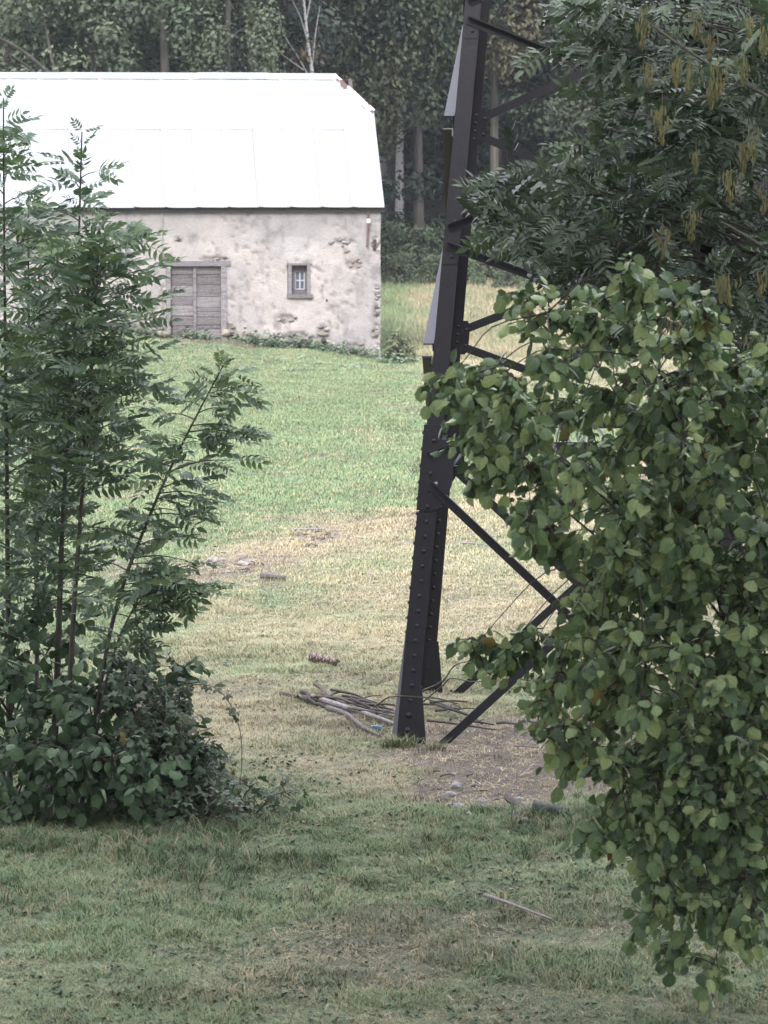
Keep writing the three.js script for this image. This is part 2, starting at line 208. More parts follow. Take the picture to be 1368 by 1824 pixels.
  mesh('pipe_bracket', box(X(653), X(658.5), Y(396), Y(389), 0.02, 0.13), std(col(0.72, 0.7, 0.68), 0.6), pipe);
  mesh('conduit', tube([V(X(291), 4.05, 0.045), V(X(290.5), 3.3, 0.04), V(X(290), Y(462), 0.04)], 0.014, 0.014, 6), std(col(0.3, 0.28, 0.27), 0.8), barn);
  // roof: corrugated sheets laid in two courses
  const roof = new THREE.Group(); roof.name = 'roof'; barn.add(roof); roof.userData.label = 'pale corrugated metal sheet roof with a half hip end';
  const sheetMats = [0.95, 0.88, 1.02].map((k) => std(col(0.29 * k, 0.3 * k, 0.312 * k), 0.65, { metalness: 0.12 }));
  const SL = Math.hypot(half + OH, RISE), cosS = (half + OH) / SL, sinS = RISE / SL, xR = 0.085, ridgeCut = 1.02;
  const slopePt = (x, s, lift, back) => { const z = OH - s * cosS, y = EAVE + s * sinS; return V(x, y + lift * cosS, back ? -DEP - z + 0 : z).add(V(0, 0, (back ? -1 : 1) * lift * sinS)); };
  const maxS = (x, rightEnd, top) => { const e = x - (xR - ridgeCut); return e > 0 && rightEnd ? Math.min(top, SL * (1 - (1 - hipF) * e / ridgeCut)) : top; };
  const PW = 0.885;
  let n = 0;
  for (const back of [false, true]) for (const [s0, s1, lift] of [[0, SL * 0.59, 0], [SL * 0.575, SL - 0.02, 0.014]]) for (let x1 = xR, k = 0; x1 > -LEN - 0.05; x1 -= PW, k++) {
    const x0 = Math.max(x1 - PW - 0.05, -LEN - 0.085), pos = [], idx = [], m = 46;
    for (let i = 0; i <= m; i++) { const x = lerp(x0, x1, i / m), e = lift + 0.009 * Math.cos((x - xR) / 0.077 * 2 * Math.PI) + (s0 ? 0.022 : 0.045) * (1 - i / m) ** 8 + 0.01 * (fbm(x * 0.4, s0, 90) - 0.5), a = slopePt(x, s0 - (s0 ? 0 : 0.02 * hash(k, 4)), e, back), b = slopePt(x, maxS(x, true, s1), e, back); pos.push(a.x, a.y, a.z, b.x, b.y, b.z); if (i) idx.push(2 * i - 2, 2 * i, 2 * i - 1, 2 * i, 2 * i + 1, 2 * i - 1); }
    mesh('roof_sheet', geoFrom(pos, idx), sheetMats[(n++ * 7) % 3], roof);
  }
  { // half hip
    const a = slopePt(xR - ridgeCut, SL, 0, false), f = slopePt(xR, SL * hipF, 0, false), b = slopePt(xR, SL * hipF, 0, true), q = [];
    const g = geoFrom([a.x, a.y, a.z, f.x + 0.12, f.y - 0.1, f.z + 0.06, b.x + 0.12, b.y - 0.1, b.z - 0.06], [0, 1, 2]); mesh('hip_sheet', g, sheetMats[1], roof);
    const rustTex = tex(256, (u, v) => { const r = ss(0.57, 0.61, 0.75 * pn(u, v, 7, 27) + 0.25 * pn(u, v, 16, 22)); return [lerp(0.86, 0.3, r), lerp(0.86, 0.2, r), lerp(0.85, 0.17, r)]; });
    for (const back of [false, true]) { const p = slopePt(xR - ridgeCut, SL, 0.03, back), e = slopePt(xR + 0.03, SL * hipF - 0.06, 0.035, back), pos = [], idx = [], uv = []; for (let i = 0; i <= 8; i++) { const c = p.clone().lerp(e, i / 8), l = V(-0.12, -0.13, back ? -0.13 : 0.13).addScaledVector(V(0, 1, 0), 0.01), r = V(0.13, -0.125, back ? 0.08 : -0.08); for (const o of [l, V(0, 0.025, 0), r]) { pos.push(c.x + o.x, c.y + o.y, c.z + o.z); uv.push(i / 8 * 1.1, o === l ? 0 : o === r ? 0.6 : 0.3); } if (i) for (const k of [0, 1]) idx.push(3 * i - 3 + k, 3 * i + k, 3 * i - 2 + k, 3 * i + k, 3 * i + 1 + k, 3 * i - 2 + k); } const m = mesh('hip_flashing', geoFrom(pos, idx, uv), std(col(0.95, 0.93, 0.9), 0.6, { map: rustTex }), roof); m.userData.label = 'flaking white flashing with brown rust patches'; }
    const capMat = std(col(0.27, 0.285, 0.27), 0.45, { metalness: 0.1 });
    for (let x = xR - ridgeCut + 0.02, k = 0; x > -LEN; x -= 2.02, k++) { const x0 = Math.max(x - 2.07, -LEN - 0.1), pos = [], idx = [], l = 0.012 + 0.006 * (k % 2), sag = 0.03 * (fbm(x * 0.3, 4, 95) - 0.5); for (const xx of [x0, x]) for (const [dz, dy] of [[0.2, -0.172], [0.07, -0.045], [0, 0.015], [-0.07, -0.045], [-0.2, -0.172]]) pos.push(xx, RIDGE + 0.035 + dy + l + sag, -half + dz); for (let i = 0; i < 4; i++) idx.push(i, i + 5, i + 1, i + 1, i + 5, i + 6); mesh('ridge_cap', geoFrom(pos, idx), capMat, roof); }
  }
  const dark = std(col(0.12, 0.1, 0.09), 0.95, { map: grainTex });
  mesh('eave_board', box(-LEN, 0.02, 3.93, 4.06, 0.03, 0.12), dark, roof);
  for (let x = -LEN + 0.3; x < -0.2; x += 0.8) mesh('rafter', prism(rect(0.1, 0.12), slopePt(x, 0.06, -0.1, false), slopePt(x, SL - 0.1, -0.1, false), V(1, 0, 0), V(0, cosS, sinS)), dark, roof);
}

// ------------------------------------------------------------------ riveted lattice pylon
{
  const S0 = 1.46, BAT = 0.0855, TOPY = 9.3, hw = (y) => S0 - BAT * y;
  const py = thing('lattice_pylon', 'dark riveted steel lattice pylon standing on bare trampled earth', 'pylon', [1.664, 0, -29.2], -3.65 * Math.PI / 180);
  const paintTex = tex(256, (u, v) => { const r = ss(0.62, 0.8, 0.6 * pn(u, v, 7, 11) + 0.4 * pn(u, v, 40, 12)), b = 0.85 + 0.15 * pn(u, v, 60, 13); return [lerp(0.9, 0.95, r) * b, lerp(0.9, 0.86, r) * b, lerp(0.92, 0.82, r) * b]; });
  const paint = std(col(0.02, 0.0185, 0.0235), 0.44, { map: paintTex, bumpMap: fineTex, bumpScale: 0.002, metalness: 0.15 }), paint2 = std(col(0.022, 0.02, 0.025), 0.55, { map: paintTex, metalness: 0.15 });
  const galv = std(col(0.22, 0.21, 0.235), 0.5, { metalness: 0.3 });
  const C = (sx, sz, y, out = 0) => V(sx * (hw(y) + out), y, sz * (hw(y) + out));
  const rivetG = new THREE.SphereGeometry(1, 7, 3, 0, Math.PI * 2, 0, Math.PI / 2); rivetG.rotateX(Math.PI / 2);
  const rivet = (parent, p, n, r = 0.017, m = paint2) => { const o = mesh('rivet', rivetG, m, parent); o.position.copy(p); o.quaternion.setFromUnitVectors(V(0, 0, 1), n); o.scale.set(r, r, r * 0.75); return o; };
  const fz = V(0, BAT, 1).normalize(), W = 0.135, T = 0.016;
  const plate = (pts, z0, z1, sz) => { // flat plate in a face of the tower: pts are (distance in from the corner, height) on the left leg
    const f = (o) => pts.map(([a, y]) => V(-hw(y) + a, y, sz * (hw(y)) + o)); const A = f(z0), B = f(z1), pos = [], tri = THREE.ShapeUtils.triangulateShape(pts.map(([a, y]) => new THREE.Vector2(a, y)), []);
    const t3 = (...q) => q.forEach((p) => pos.push(p.x, p.y, p.z)); for (const [i, j, k] of tri) { t3(A[i], A[k], A[j]); t3(B[i], B[j], B[k]); } for (let i = 0; i < pts.length; i++) { const j = (i + 1) % pts.length; t3(A[i], A[j], B[j]); t3(A[i], B[j], B[i]); } return geoFrom(pos); };
  const mirror = (g) => { const h = g.clone(); h.scale(-1, 1, 1); return h; };
  const LEV = [2.3, 3.23, 4.16, 5.09, 6.0, 6.92, 7.85, 8.78];
  for (const sx of [-1, 1]) for (const sz of [1, -1]) {
    const leg = mesh('leg', prism(ell(W, W, T), C(sx, sz, -0.25), C(sx, sz, TOPY), V(-sx, 0, 0), V(0, 0, -sz)), paint, py);
    mesh('splice_angle', prism(ell(W + 0.022, W + 0.022, 0.0135), C(sx, sz, -0.2, 0.0145), C(sx, sz, 1.9, 0.0145), V(-sx, 0, 0), V(0, 0, -sz)), paint, leg);
    mesh('cover_plate', prism(ell(W + 0.01, W + 0.01, 0.02), C(sx, sz, 1.92, 0.022), C(sx, sz, 2.62, 0.022), V(-sx, 0, 0), V(0, 0, -sz)), paint, leg);
    // foot gusset on the near and far faces
    let g = plate([[0.02, -0.1], [0.25, -0.1], [0.155, 0.48], [0.02, 0.48]], 0.001, 0.0135, sz); if (sz < 0) g = plate([[0.02, -0.1], [0.25, -0.1], [0.155, 0.48], [0.02, 0.48]], 0.019, 0.032, sz); if (sx > 0) g = mirror(g); mesh('foot_gusset', g, paint, leg);
    let k = plate([[0.03, 1.93], [0.16, 1.93], [0.25, 2.12], [0.25, 2.5], [0.03, 2.5]], sz > 0 ? 0.0015 : 0.018, sz > 0 ? 0.0215 : 0.03, sz); if (sx > 0) k = mirror(k); mesh('node_gusset', k, paint, leg);
    if (sz > 0) { const A = C(sx, 1, 1.0, 0.016), B = C(sx, 1, -0.15, 0.016), pos = [], t = (...q) => q.forEach((p) => pos.push(p.x, p.y, p.z)), e = B.clone().add(V(sx * 0.05, 0, -0.004)), a2 = A.clone().add(V(0, 0, -0.12)), b2 = B.clone().add(V(0, 0, -0.12)), e2 = e.clone().add(V(0, 0, -0.116)); t(A, B, e, a2, e2, b2, A, e, e2, A, e2, a2, B, b2, e2, B, e2, e); mesh('foot_shim', geoFrom(pos), std(col(0.14, 0.135, 0.155), 0.6), leg); }
    if (sz > 0 || sx < 0) {
      for (let y = 0.12, i = 0; y < 2.6; y += y > 1.9 ? 0.135 : 0.122, i++) { // outward faces, and the inside of the far leg that looks at the viewer
        const big = y < 0.36, off = y > 1.92 ? 0.023 : 0.0155;
        const pF = C(sx, sz, y); pF.x = sx * (hw(y) - 0.07); pF.z = sz > 0 ? hw(y) + off : -hw(y) + 0.0165;
        rivet(leg, pF, V(0, 0.08, 1).normalize(), big ? 0.026 : 0.0185);
        if (sz < 0) { rivet(leg, V(-hw(y) + 0.0165 + 0.0, y + 0.05, -hw(y) + 0.075), V(1, 0, 0), 0.015); continue; }
        const pS = C(sx, sz, y + 0.06); pS.x = sx * (hw(y + 0.06) + off); pS.z = hw(y + 0.06) - 0.07; rivet(leg, pS, V(sx, 0.08, 0).normalize(), 0.0185);
      }
    }
  }
  // crossed braces in the lowest panel, near and far face
  const brace = (p, q, w, h, u, v, m = paint) => mesh('brace', prism(ell(w, h, 0.011), p, q, u, v), m, py);
  for (const sz of [1, -1]) {
    const o = sz > 0 ? -0.02 : 0.035;
    for (const sx of [-1, 1]) {
      const p = V(sx * (hw(2.14) - 0.09), 2.16, sz * hw(2.14) + (sz > 0 ? 0.026 : 0.036) + (sx > 0 ? -0.045 : 0)), q = V(-sx * (hw(0) - 0.25), -0.06, sz * hw(0) + (sz > 0 ? 0.02 : 0.036) + (sx > 0 ? -0.045 : 0)), d = q.clone().sub(p).normalize(), up = V(-d.y, d.x, 0).multiplyScalar(d.x > 0 ? 1 : -1).normalize();
      brace(p, q, 0.07, 0.05, up.clone().negate(), V(0, 0, sz > 0 && sx < 0 ? 1 : -1));
      if (sz > 0) rivet(py.children[py.children.length - 1], p.clone().add(V(0.03 * -sx, -0.02, 0.014)), V(0, 0, 1), 0.018, galv);
    }
  }
  // warren bracing above: the near face has its flanges pointing at the viewer, the far face turns its backs
  const cross = (a, b, sz, la, lb) => { // from left leg height a to right leg height b
    const za = sz * hw(a) + (sz > 0 ? 0.006 : 0.022), zb = sz * hw(b) + (sz > 0 ? 0.006 : 0.022), p = V(-hw(a) + (sz > 0 ? 0.03 : 0.13), a, za), q = V(hw(b) - (sz > 0 ? 0.03 : 0.13), b, zb), d = q.clone().sub(p).normalize(), up = V(-d.y, d.x, 0).normalize();
    p.addScaledVector(up, 0.03); q.addScaledVector(up, 0.03);
    brace(p, q, 0.072, 0.062, up.clone().negate(), V(0, 0, sz > 0 ? 1 : -1));
  };
  for (let i = 0; i < LEV.length - 1; i++) { const a = LEV[i], b = LEV[i + 1], e = 0.07; if (i % 2 === 0) { cross(a + e, b - e, 1); cross(b - e, a + e, -1); } else { cross(b - e, a + e, 1); cross(a + e, b - e, -1); } }
  LEV.slice(1).forEach((y, i) => { // gusset plates on the far face where its left leg takes two bars, on the near face where the near leg does
    if (i % 2 === 0) { for (const m of [0, 1]) { let g = plate([[0.07, y - 0.15], [0.175, y - 0.15], [0.2, y - 0.1], [0.2, y + 0.1], [0.175, y + 0.15], [0.07, y + 0.15]], 0.017, 0.0215, -1); if (m) g = mirror(g); const gp = mesh('gusset_plate', g, paint, py); for (const dy of [-0.11, -0.04, 0.03, 0.1]) rivet(gp, V((m ? -1 : 1) * (-hw(y + dy) + 0.095), y + dy, -hw(y + dy) + 0.022), V(0, 0, 1), 0.015); for (const dy of [-0.07, 0.07]) rivet(gp, V((m ? -1 : 1) * (-hw(y + dy) + 0.172), y + dy, -hw(y + dy) + 0.022), V(0, 0, 1), 0.016); } }
    else for (const m of [0, 1]) { let g = plate([[0.012, y - 0.23], [0.128, y - 0.23], [0.128, y + 0.16], [0.012, y + 0.16]], 0.0005, 0.006, 1); if (m) g = mirror(g); const gp = mesh('gusset_plate', g, paint, py); for (const dy of [-0.17, 0.115]) rivet(gp, V((m ? -1 : 1) * (-hw(y + dy) + 0.08), y + dy, hw(y + dy) + 0.007), V(0, 0, 1), 0.015); }
  });
  // side faces: bars lie outside the legs, flat flange turned outwards
  for (const sx of [-1, 1]) for (let i = 0; i < LEV.length - 1; i++) {
    const [a, b] = i % 2 === 0 ? [LEV[i + 1] - 0.05, LEV[i] + 0.05] : [LEV[i] + 0.05, LEV[i + 1] - 0.05]; // near leg height a, far leg height b
    const p = V(sx * (hw(a) + 0.006), a, hw(a) - 0.03), q = V(sx * (hw(b) + 0.006), b, -hw(b) + 0.03), d = q.clone().sub(p).normalize(), up = V(0, d.z, -d.y).multiplyScalar(d.z < 0 ? -1 : 1).normalize();
    brace(p, q, 0.07, 0.085, up.clone().negate(), V(sx, 0, 0));
  }
  // horizontal laced girders at the first level
  for (const sz of [1, -1]) {
    const gd = new THREE.Group(); gd.name = 'girder'; py.add(gd); const z = sz * hw(2.36) - 0.03 * 1, x = hw(2.36) - 0.1;
    for (const [y, dz] of [[2.42, 0], [2.28, 0]]) mesh('chord', prism(ell(0.06, 0.06, 0.008), V(-x, y, z), V(x, y, z), V(0, y > 2.35 ? 1 : -1, 0), V(0, 0, -1)), paint, gd);
    for (let i = 0, s = 0.17; i < 14; i++) { const x0 = -x + 0.1 + i * s; mesh('lacing_bar', prism(rect(0.028, 0.006), V(x0 + (i % 2 ? s : 0), 2.24, z + 0.012 + 0.007 * (i % 2)), V(x0 + (i % 2 ? 0 : s), 2.46, z + 0.012 + 0.007 * (i % 2)), V(1, 0, 0), V(0, 0, 1)), galv, gd); }
  }
  for (const sx of [-1, 1]) { const x = sx * (hw(2.36) - 0.03), z = hw(2.36) - 0.1; mesh('side_girder', prism(ell(0.06, 0.06, 0.008), V(x, 2.36, -z), V(x, 2.36, z), V(0, 1, 0), V(-sx, 0, 0)), paint, py); }
}
// ------------------------------------------------------------------ leaves
function leafSheet(rows, sides = true) { // rows: [y, half width, z of the midrib, z of the edge]
  const pos = [], idx = [], uv = []; rows.forEach(([y, w, zm, ze]) => { for (const s of [-1, 0, 1]) { pos.push(s * w, y, s ? ze : zm); uv.push(0.5 + s * 0.5, y); } });
  for (let i = 0; i < rows.length - 1; i++) for (const k of [0, 1]) idx.push(3 * i + k, 3 * i + k + 1, 3 * i + 3 + k, 3 * i + k + 1, 3 * i + 4 + k, 3 * i + 3 + k);
  return geoFrom(pos, idx, uv);
}
const hazelGeos = [0, 1, 2, 3, 4, 5, 6].map((k) => { const S = rng(k + 40), curl = 0.15 + 0.4 * S(), fold = 0.2 + 0.45 * S(); const prof = [[0, 0.02], [0.03, 0.22], [0.13, 0.36], [0.2, 0.35], [0.34, 0.46], [0.4, 0.44], [0.54, 0.5], [0.59, 0.46], [0.7, 0.45], [0.75, 0.36], [0.83, 0.31], [0.87, 0.2], [1, 0.01]]; return leafSheet(prof.map(([y, w]) => [y, w * (0.8 + 0.2 * ((k * 37) % 10) / 10) * (0.88 + 0.22 * S()), -curl * y * y, -curl * y * y + fold * w * (k % 2 ? 1 : -0.6) + 0.05 * (S() - 0.5)])); });
function ashLeaf(k) {
  const S = rng(k + 70), gs = [], droop = 0.1 + 0.25 * S();
  const let1 = (len, w, y, ang, roll) => { const g = leafSheet([[0, 0.01, 0, 0], [0.22, w * 0.8, 0, 0.25 * w], [0.5, w, -0.03, 0.2 * w - 0.03], [0.8, w * 0.5, -0.1, -0.07], [1, 0.005, -0.17, -0.17]]); g.scale(len, len, len); g.rotateY(roll); g.rotateZ(ang); g.translate(0, y, -droop * y * y); gs.push(g); };
  [0.24, 0.43, 0.62, 0.8].forEach((y, i) => { for (const s of [-1, 1]) let1((0.37 + 0.07 * S()) * (i === 3 ? 0.9 : 1), 0.2, y + 0.02 * S(), -s * (1.0 + 0.2 * S()), s * (0.15 + 0.5 * S())); });
  let1(0.4, 0.2, 0.88, 0.1 * (S() - 0.5), 0.2 * S());
  const r = []; for (let i = 0; i <= 4; i++) { const y = i / 4 * 0.9; r.push([y, 0.009, -droop * y * y, -droop * y * y]); } gs.push(leafSheet(r));
  return merge(gs);
}
const ashGeos = [0, 1, 2, 3].map(ashLeaf);
const brambleGeo = merge([0, 1, 2].map((k) => { const g = leafSheet([[0, 0.02, 0, 0], [0.3, 0.3, 0, 0.08], [0.55, 0.31, -0.03, 0.05], [0.8, 0.18, -0.1, -0.06], [1, 0.01, -0.2, -0.2]]); g.scale(0.62, 0.62, 0.62); g.rotateZ((k - 1) * 1.25); g.translate(0, 0.35, 0); return g; }));
const leafTex = tex(128, (u, v) => { const m = Math.abs(u - 0.5) < 0.025 ? 0.16 : 0, vein = ss(0.86, 0.97, Math.sin((v - Math.abs(u - 0.5) * 0.8) * 42)) * 0.1; return grey(0.8 + m + vein + 0.08 * pn(u, v, 16, 4)); });
const leafMat = (c, coat = 0.25, tr = 0.3) => new THREE.MeshPhysicalMaterial({ color: c, roughness: 0.85, transmission: tr, thickness: 0, clearcoat: coat, clearcoatRoughness: 0.45, map: leafTex, side: THREE.DoubleSide });
const PAL = {
  hazel: [[0.33, 0.438, 0.177], [0.234, 0.343, 0.129], [0.173, 0.268, 0.102], [0.128, 0.206, 0.084], [0.386, 0.482, 0.182], [0.085, 0.142, 0.059]],
  ash: [[0.072, 0.114, 0.048], [0.05, 0.082, 0.035], [0.108, 0.163, 0.074], [0.036, 0.06, 0.026], [0.08, 0.131, 0.045]],
  youngash: [[0.154, 0.238, 0.114], [0.126, 0.209, 0.1], [0.183, 0.283, 0.12], [0.106, 0.179, 0.091], [0.197, 0.299, 0.1]],
  dark: [[0.079, 0.143, 0.059], [0.064, 0.12, 0.051], [0.096, 0.172, 0.066], [0.106, 0.19, 0.072]],
  bramble: [[0.087, 0.146, 0.071], [0.065, 0.111, 0.058], [0.106, 0.168, 0.081], [0.119, 0.139, 0.069]],
};
const YELLOW = [[0.3, 0.22, 0.05], [0.27, 0.16, 0.05], [0.3, 0.28, 0.08]];
const matCache = {};
function palMats(pal, coat) { return matCache[pal] ??= { list: [...PAL[pal], ...YELLOW].map((c) => leafMat(col(...c), coat)), white: leafMat(col(1, 1, 1), coat) }; }
// leaves: [{p, dir, nor, size, c}] -> the largest in view as parts, the rest as one stuff part
const eye = V(0, EYE, 0);
function putLeaves(parent, leaves, geos, pal, coat, nParts, names = ['leaf', 'foliage']) {
  const M = palMats(pal, coat), origin = parent.position;
  const mats = leaves.map((l) => { const y = l.dir.clone().normalize(), z = l.nor.clone().addScaledVector(y, -l.nor.dot(y)); if (z.lengthSq() < 1e-5) z.set(0.3, 0.2, 1).addScaledVector(y, -y.z); z.normalize(); const x = y.clone().cross(z), s = l.size; return new THREE.Matrix4().makeBasis(x, y, z).scale(V(s, s, s)).setPosition(l.p.x - origin.x, l.p.y - origin.y, l.p.z - origin.z); });
  const order = leaves.map((l, i) => [l.p.distanceTo(eye) - l.size * 2, i]).sort((a, b) => a[0] - b[0]).map((q) => q[1]);
  order.slice(0, nParts).forEach((i) => { const m = mesh(names[0], geos[i % geos.length], M.list[leaves[i].c], parent); mats[i].decompose(m.position, m.quaternion, m.scale); });
  const rest = order.slice(nParts); const all = [...PAL[pal], ...YELLOW];
  geos.forEach((g, k) => { const ids = rest.filter((i) => i % geos.length === k); if (!ids.length) return; const im = new THREE.InstancedMesh(g, M.white, ids.length); im.name = names[1]; im.userData.kind = 'stuff'; im.castShadow = im.receiveShadow = true; ids.forEach((i, q) => { im.setMatrixAt(q, mats[i]); im.setColorAt(q, col(...all[leaves[i].c])); }); parent.add(im); });
}
const rv = (R) => V(R() * 2 - 1, R() * 2 - 1, R() * 2 - 1);
const barkTex = tex(256, (u, v) => grey(0.55 + 0.45 * (0.5 * pn(u, v, 10, 31) + 0.5 * vn(u * 30, v * 8, 32))));
const bark = std(col(0.165, 0.15, 0.122), 0.95, { map: barkTex, bumpMap: barkTex, bumpScale: 0.01 }), twigMat = std(col(0.06, 0.047, 0.038), 0.9), greenTwig = std(col(0.075, 0.07, 0.045), 0.85);

// a bush: branches arch from the base to each target and carry short leafy twigs
function bush(o, base, targets, opt, R) {
  const leaves = [], off = base.clone();
  o.position.copy(base);
  const loc = (p) => p.clone().sub(off);
  const mains = [];
  targets.forEach((t, ti) => {
    let st = base.clone().add(V((R() - 0.5) * opt.foot, 0, (R() - 0.5) * opt.foot)); st.y = base.y - 0.05;
    const isMain = ti % opt.every === 0; if (!isMain) { let bd = 1e9; for (const m of mains) for (let q = 0.25; q < 0.97; q += 0.06) { const p = m.getPoint(q), d = p.distanceTo(t) + Math.max(0, p.y - t.y) * 0.3 + (q < 0.45 ? 0.3 : 0); if (d < bd && d > 0.15) { bd = d; st = p; } } }
    const dist = st.distanceTo(t), mid = st.clone().lerp(t, 0.5).add(V((R() - 0.5) * 0.1, dist * 0.16, (R() - 0.5) * 0.1)), m2 = st.clone().lerp(t, 0.8).add(V(0, dist * 0.09, 0));
    const c = new THREE.CatmullRomCurve3([st, mid, m2, t]);
    const gs = [tube([0, 0.33, 0.66, 1].map((q) => loc(c.getPoint(q))), isMain ? opt.r0 * (0.6 + 0.5 * R()) : 0.0042, 0.002, 5)]; if (isMain) mains.push(c);
    const put = (p, d, k) => { const down = opt.droop * (0.4 + R()); leaves.push({ p, dir: d.clone().add(rv(R).multiplyScalar(0.55)).add(V(0, -down, 0)), nor: V(0, 0.8, 0.42).add(rv(R).multiplyScalar(1.0)), size: opt.leaf * (0.5 + 0.85 * R()), c: R() < opt.yellow ? PAL[opt.pal].length + Math.floor(R() * 3) : Math.floor(R() * PAL[opt.pal].length) }); };
    for (let k = 0; k < opt.twigs; k++) {
      const q = clamp(1 - Math.abs(R() * R()) * (opt.reach ?? 0.45), 0, 1), p = c.getPoint(q), tan = c.getTangent(q), d = tan.clone().multiplyScalar(0.55).add(rv(R).multiplyScalar(0.8)).add(V(0, 0.1, 0.1)).normalize(), L = opt.twigLen * (0.5 + 0.8 * R()), e = p.clone().addScaledVector(d, L).add(V(0, -0.12 * L, 0)), m = p.clone().addScaledVector(d, L * 0.5).add(V(0, 0.06 * L, 0));
      gs.push(tube([loc(p), loc(m), loc(e)], 0.004, 0.0018, 4));
      const n = Math.round(L / opt.space); for (let i = 1; i <= n; i++) { const f = i / n, lp = f < 0.5 ? p.clone().lerp(m, f * 2) : m.clone().lerp(e, f * 2 - 1), side = V(0, 1, 0).cross(d).normalize().multiplyScalar(i % 2 ? 1 : -1); put(lp, i === n ? d.clone() : d.clone().multiplyScalar(0.5).add(side)); }
    }
    const gm = merge(gs); mesh('branch', gm, opt.twig ?? twigMat, o);
  });
  putLeaves(o, leaves, opt.geos, opt.pal, opt.coat, opt.parts);
}

// ------------------------------------------------------------------ ash saplings of the hedge
function ashStem(o, pts, opt, R) {
  const base = pts[0].clone(); o.position.copy(base); const loc = (p) => p.clone().sub(base), leaves = [], curve = new THREE.CatmullRomCurve3(pts), Ht = curve.getLength();
  mesh('trunk', tube([...Array(10)].map((_, i) => loc(curve.getPoint(i / 9))), opt.r * 0.75, 0.005, 7), bark, o);
  const pair = (p, d, L, up) => { const a = R() * 6.28; for (const s of [0, Math.PI]) { const w = V(Math.cos(a + s), 0, Math.sin(a + s)), y = d.clone().multiplyScalar(0.5).add(w).add(V(0, up, 0)); leaves.push({ p: p.clone(), dir: y.add(rv(R).multiplyScalar(0.45)).add(V(0, -0.3, 0.1)), nor: V(0, 0.8, 0.55).add(rv(R).multiplyScalar(0.6)), size: L * (0.65 + 0.6 * R()), c: Math.floor(R() * PAL.youngash.length) }); } };
  const n = Math.round(Ht * opt.density);
  for (let i = 0; i < n; i++) {
    const t = lerp(opt.from, 0.97, i / n), p = curve.getPoint(t), len = opt.spread(t) * (0.45 + 0.6 * R()) * (R() < 0.18 ? 0.4 : 1), a = i * 2.4 + R() * 0.7;
    if (opt.side && R() < 0.45) { var dx = opt.side.clone(); } else var dx = V(Math.cos(a), 0, Math.sin(a));
    const d = dx.add(V(0, opt.rise ?? 0.55, 0)).normalize(), e = p.clone().addScaledVector(d, len).add(V(0, -0.1 * len, 0)), m = p.clone().lerp(e, 0.5).add(V(0, 0.07 * len, 0));
    mesh('branch', tube([loc(p), loc(m), loc(e)], 0.004 + 0.006 * len, 0.003, 5), greenTwig, o);
    const k = Math.max(1, Math.round(len / 0.125)); for (let q = 1; q <= k; q++) { const f = q / k; pair(f < 0.5 ? p.clone().lerp(m, f * 2) : m.clone().lerp(e, f * 2 - 1), d, opt.leaf, 0.1); }
    leaves.push({ p: e, dir: d.clone(), nor: V(0, 1, 0.2), size: opt.leaf, c: Math.floor(R() * 5) });
  }
  for (let y = 0; y < 7; y++) pair(curve.getPoint(1 - y * 0.017), curve.getTangent(1), opt.leaf * (0.55 + 0.07 * y), 0.75 - 0.06 * y);
  putLeaves(o, leaves, ashGeos, 'youngash', 0.6, opt.parts);
}
{
  const G = 'young ash saplings in the hedge';
  const stems = [
    ['slender ash sapling with the tallest bare tip, rising from the hedge', [[18, 1430], [15, 1150], [12, 820], [8, 480], [6, 175]], 25.3, { r: 0.035, from: 0.3, density: 8, spread: (t) => 0.12 + 0.62 * Math.sin(Math.PI * clamp((t - 0.2) / 0.85, 0, 1)) * (1.05 - 0.55 * t), parts: 130 }],
    ['straight ash sapling with a narrow pointed top against the barn roof', [[92, 1440], [103, 1180], [113, 900], [134, 600], [146, 235]], 25.0, { r: 0.04, from: 0.34, density: 8.5, spread: (t) => t > 0.84 ? 0.1 + (0.97 - t) * 1.6 : 0.55 + 0.1 * Math.sin(t * 20), parts: 150 }],
    ['crooked ash sapling with a bushy head against the barn wall', [[118, 1440], [128, 1150], [145, 900], [165, 640], [178, 395]], 24.7, { r: 0.033, from: 0.52, density: 12, spread: (t) => 0.22 + 0.34 * Math.sin(Math.PI * clamp((t - 0.45) / 0.6, 0, 1)), parts: 150 }],
    ['leafy ash sapling inside the hedge whose top stops below the eaves', [[60, 1440], [66, 1150], [60, 850], [52, 600], [50, 350]], 25.9, { r: 0.03, from: 0.3, density: 10, spread: (t) => 0.45 + 0.2 * Math.sin(t * 15) - 0.3 * ss(0.8, 1, t), parts: 120 }],
    ['ash sapling leaning out of the hedge over the meadow', [[140, 1430], [205, 1090], [262, 930], [320, 800], [398, 650]], 24.6, { r: 0.024, from: 0.28, density: 9, spread: (t) => 0.42 * Math.sin(Math.PI * clamp((t - 0.12) / 0.98, 0, 1)) + 0.08, side: V(1, -0.25, 0), rise: 0.3, parts: 170 }],
    ['thin low ash shoot leaning out under the bigger leaning sapling', [[150, 1430], [190, 1210], [235, 1090], [290, 1030]], 24.4, { r: 0.014, from: 0.45, density: 11, spread: (t) => 0.25 + 0.12 * Math.sin(t * 9), side: V(1, -0.1, 0.2), rise: 0.25, parts: 90 }],
  ];
  stems.forEach(([label, pts, D, opt], i) => { const P = pts.map(([x, y], k) => at(x, y, D)); P[0] = V(P[0].x, height(P[0].x, D) - 0.05, -D); const o = thing('ash_sapling', label, 'tree', [0, 0, 0], 0, G); ashStem(o, P, { leaf: 0.215, ...opt, density: opt.density * 1.15 }, rng(200 + i)); });
}
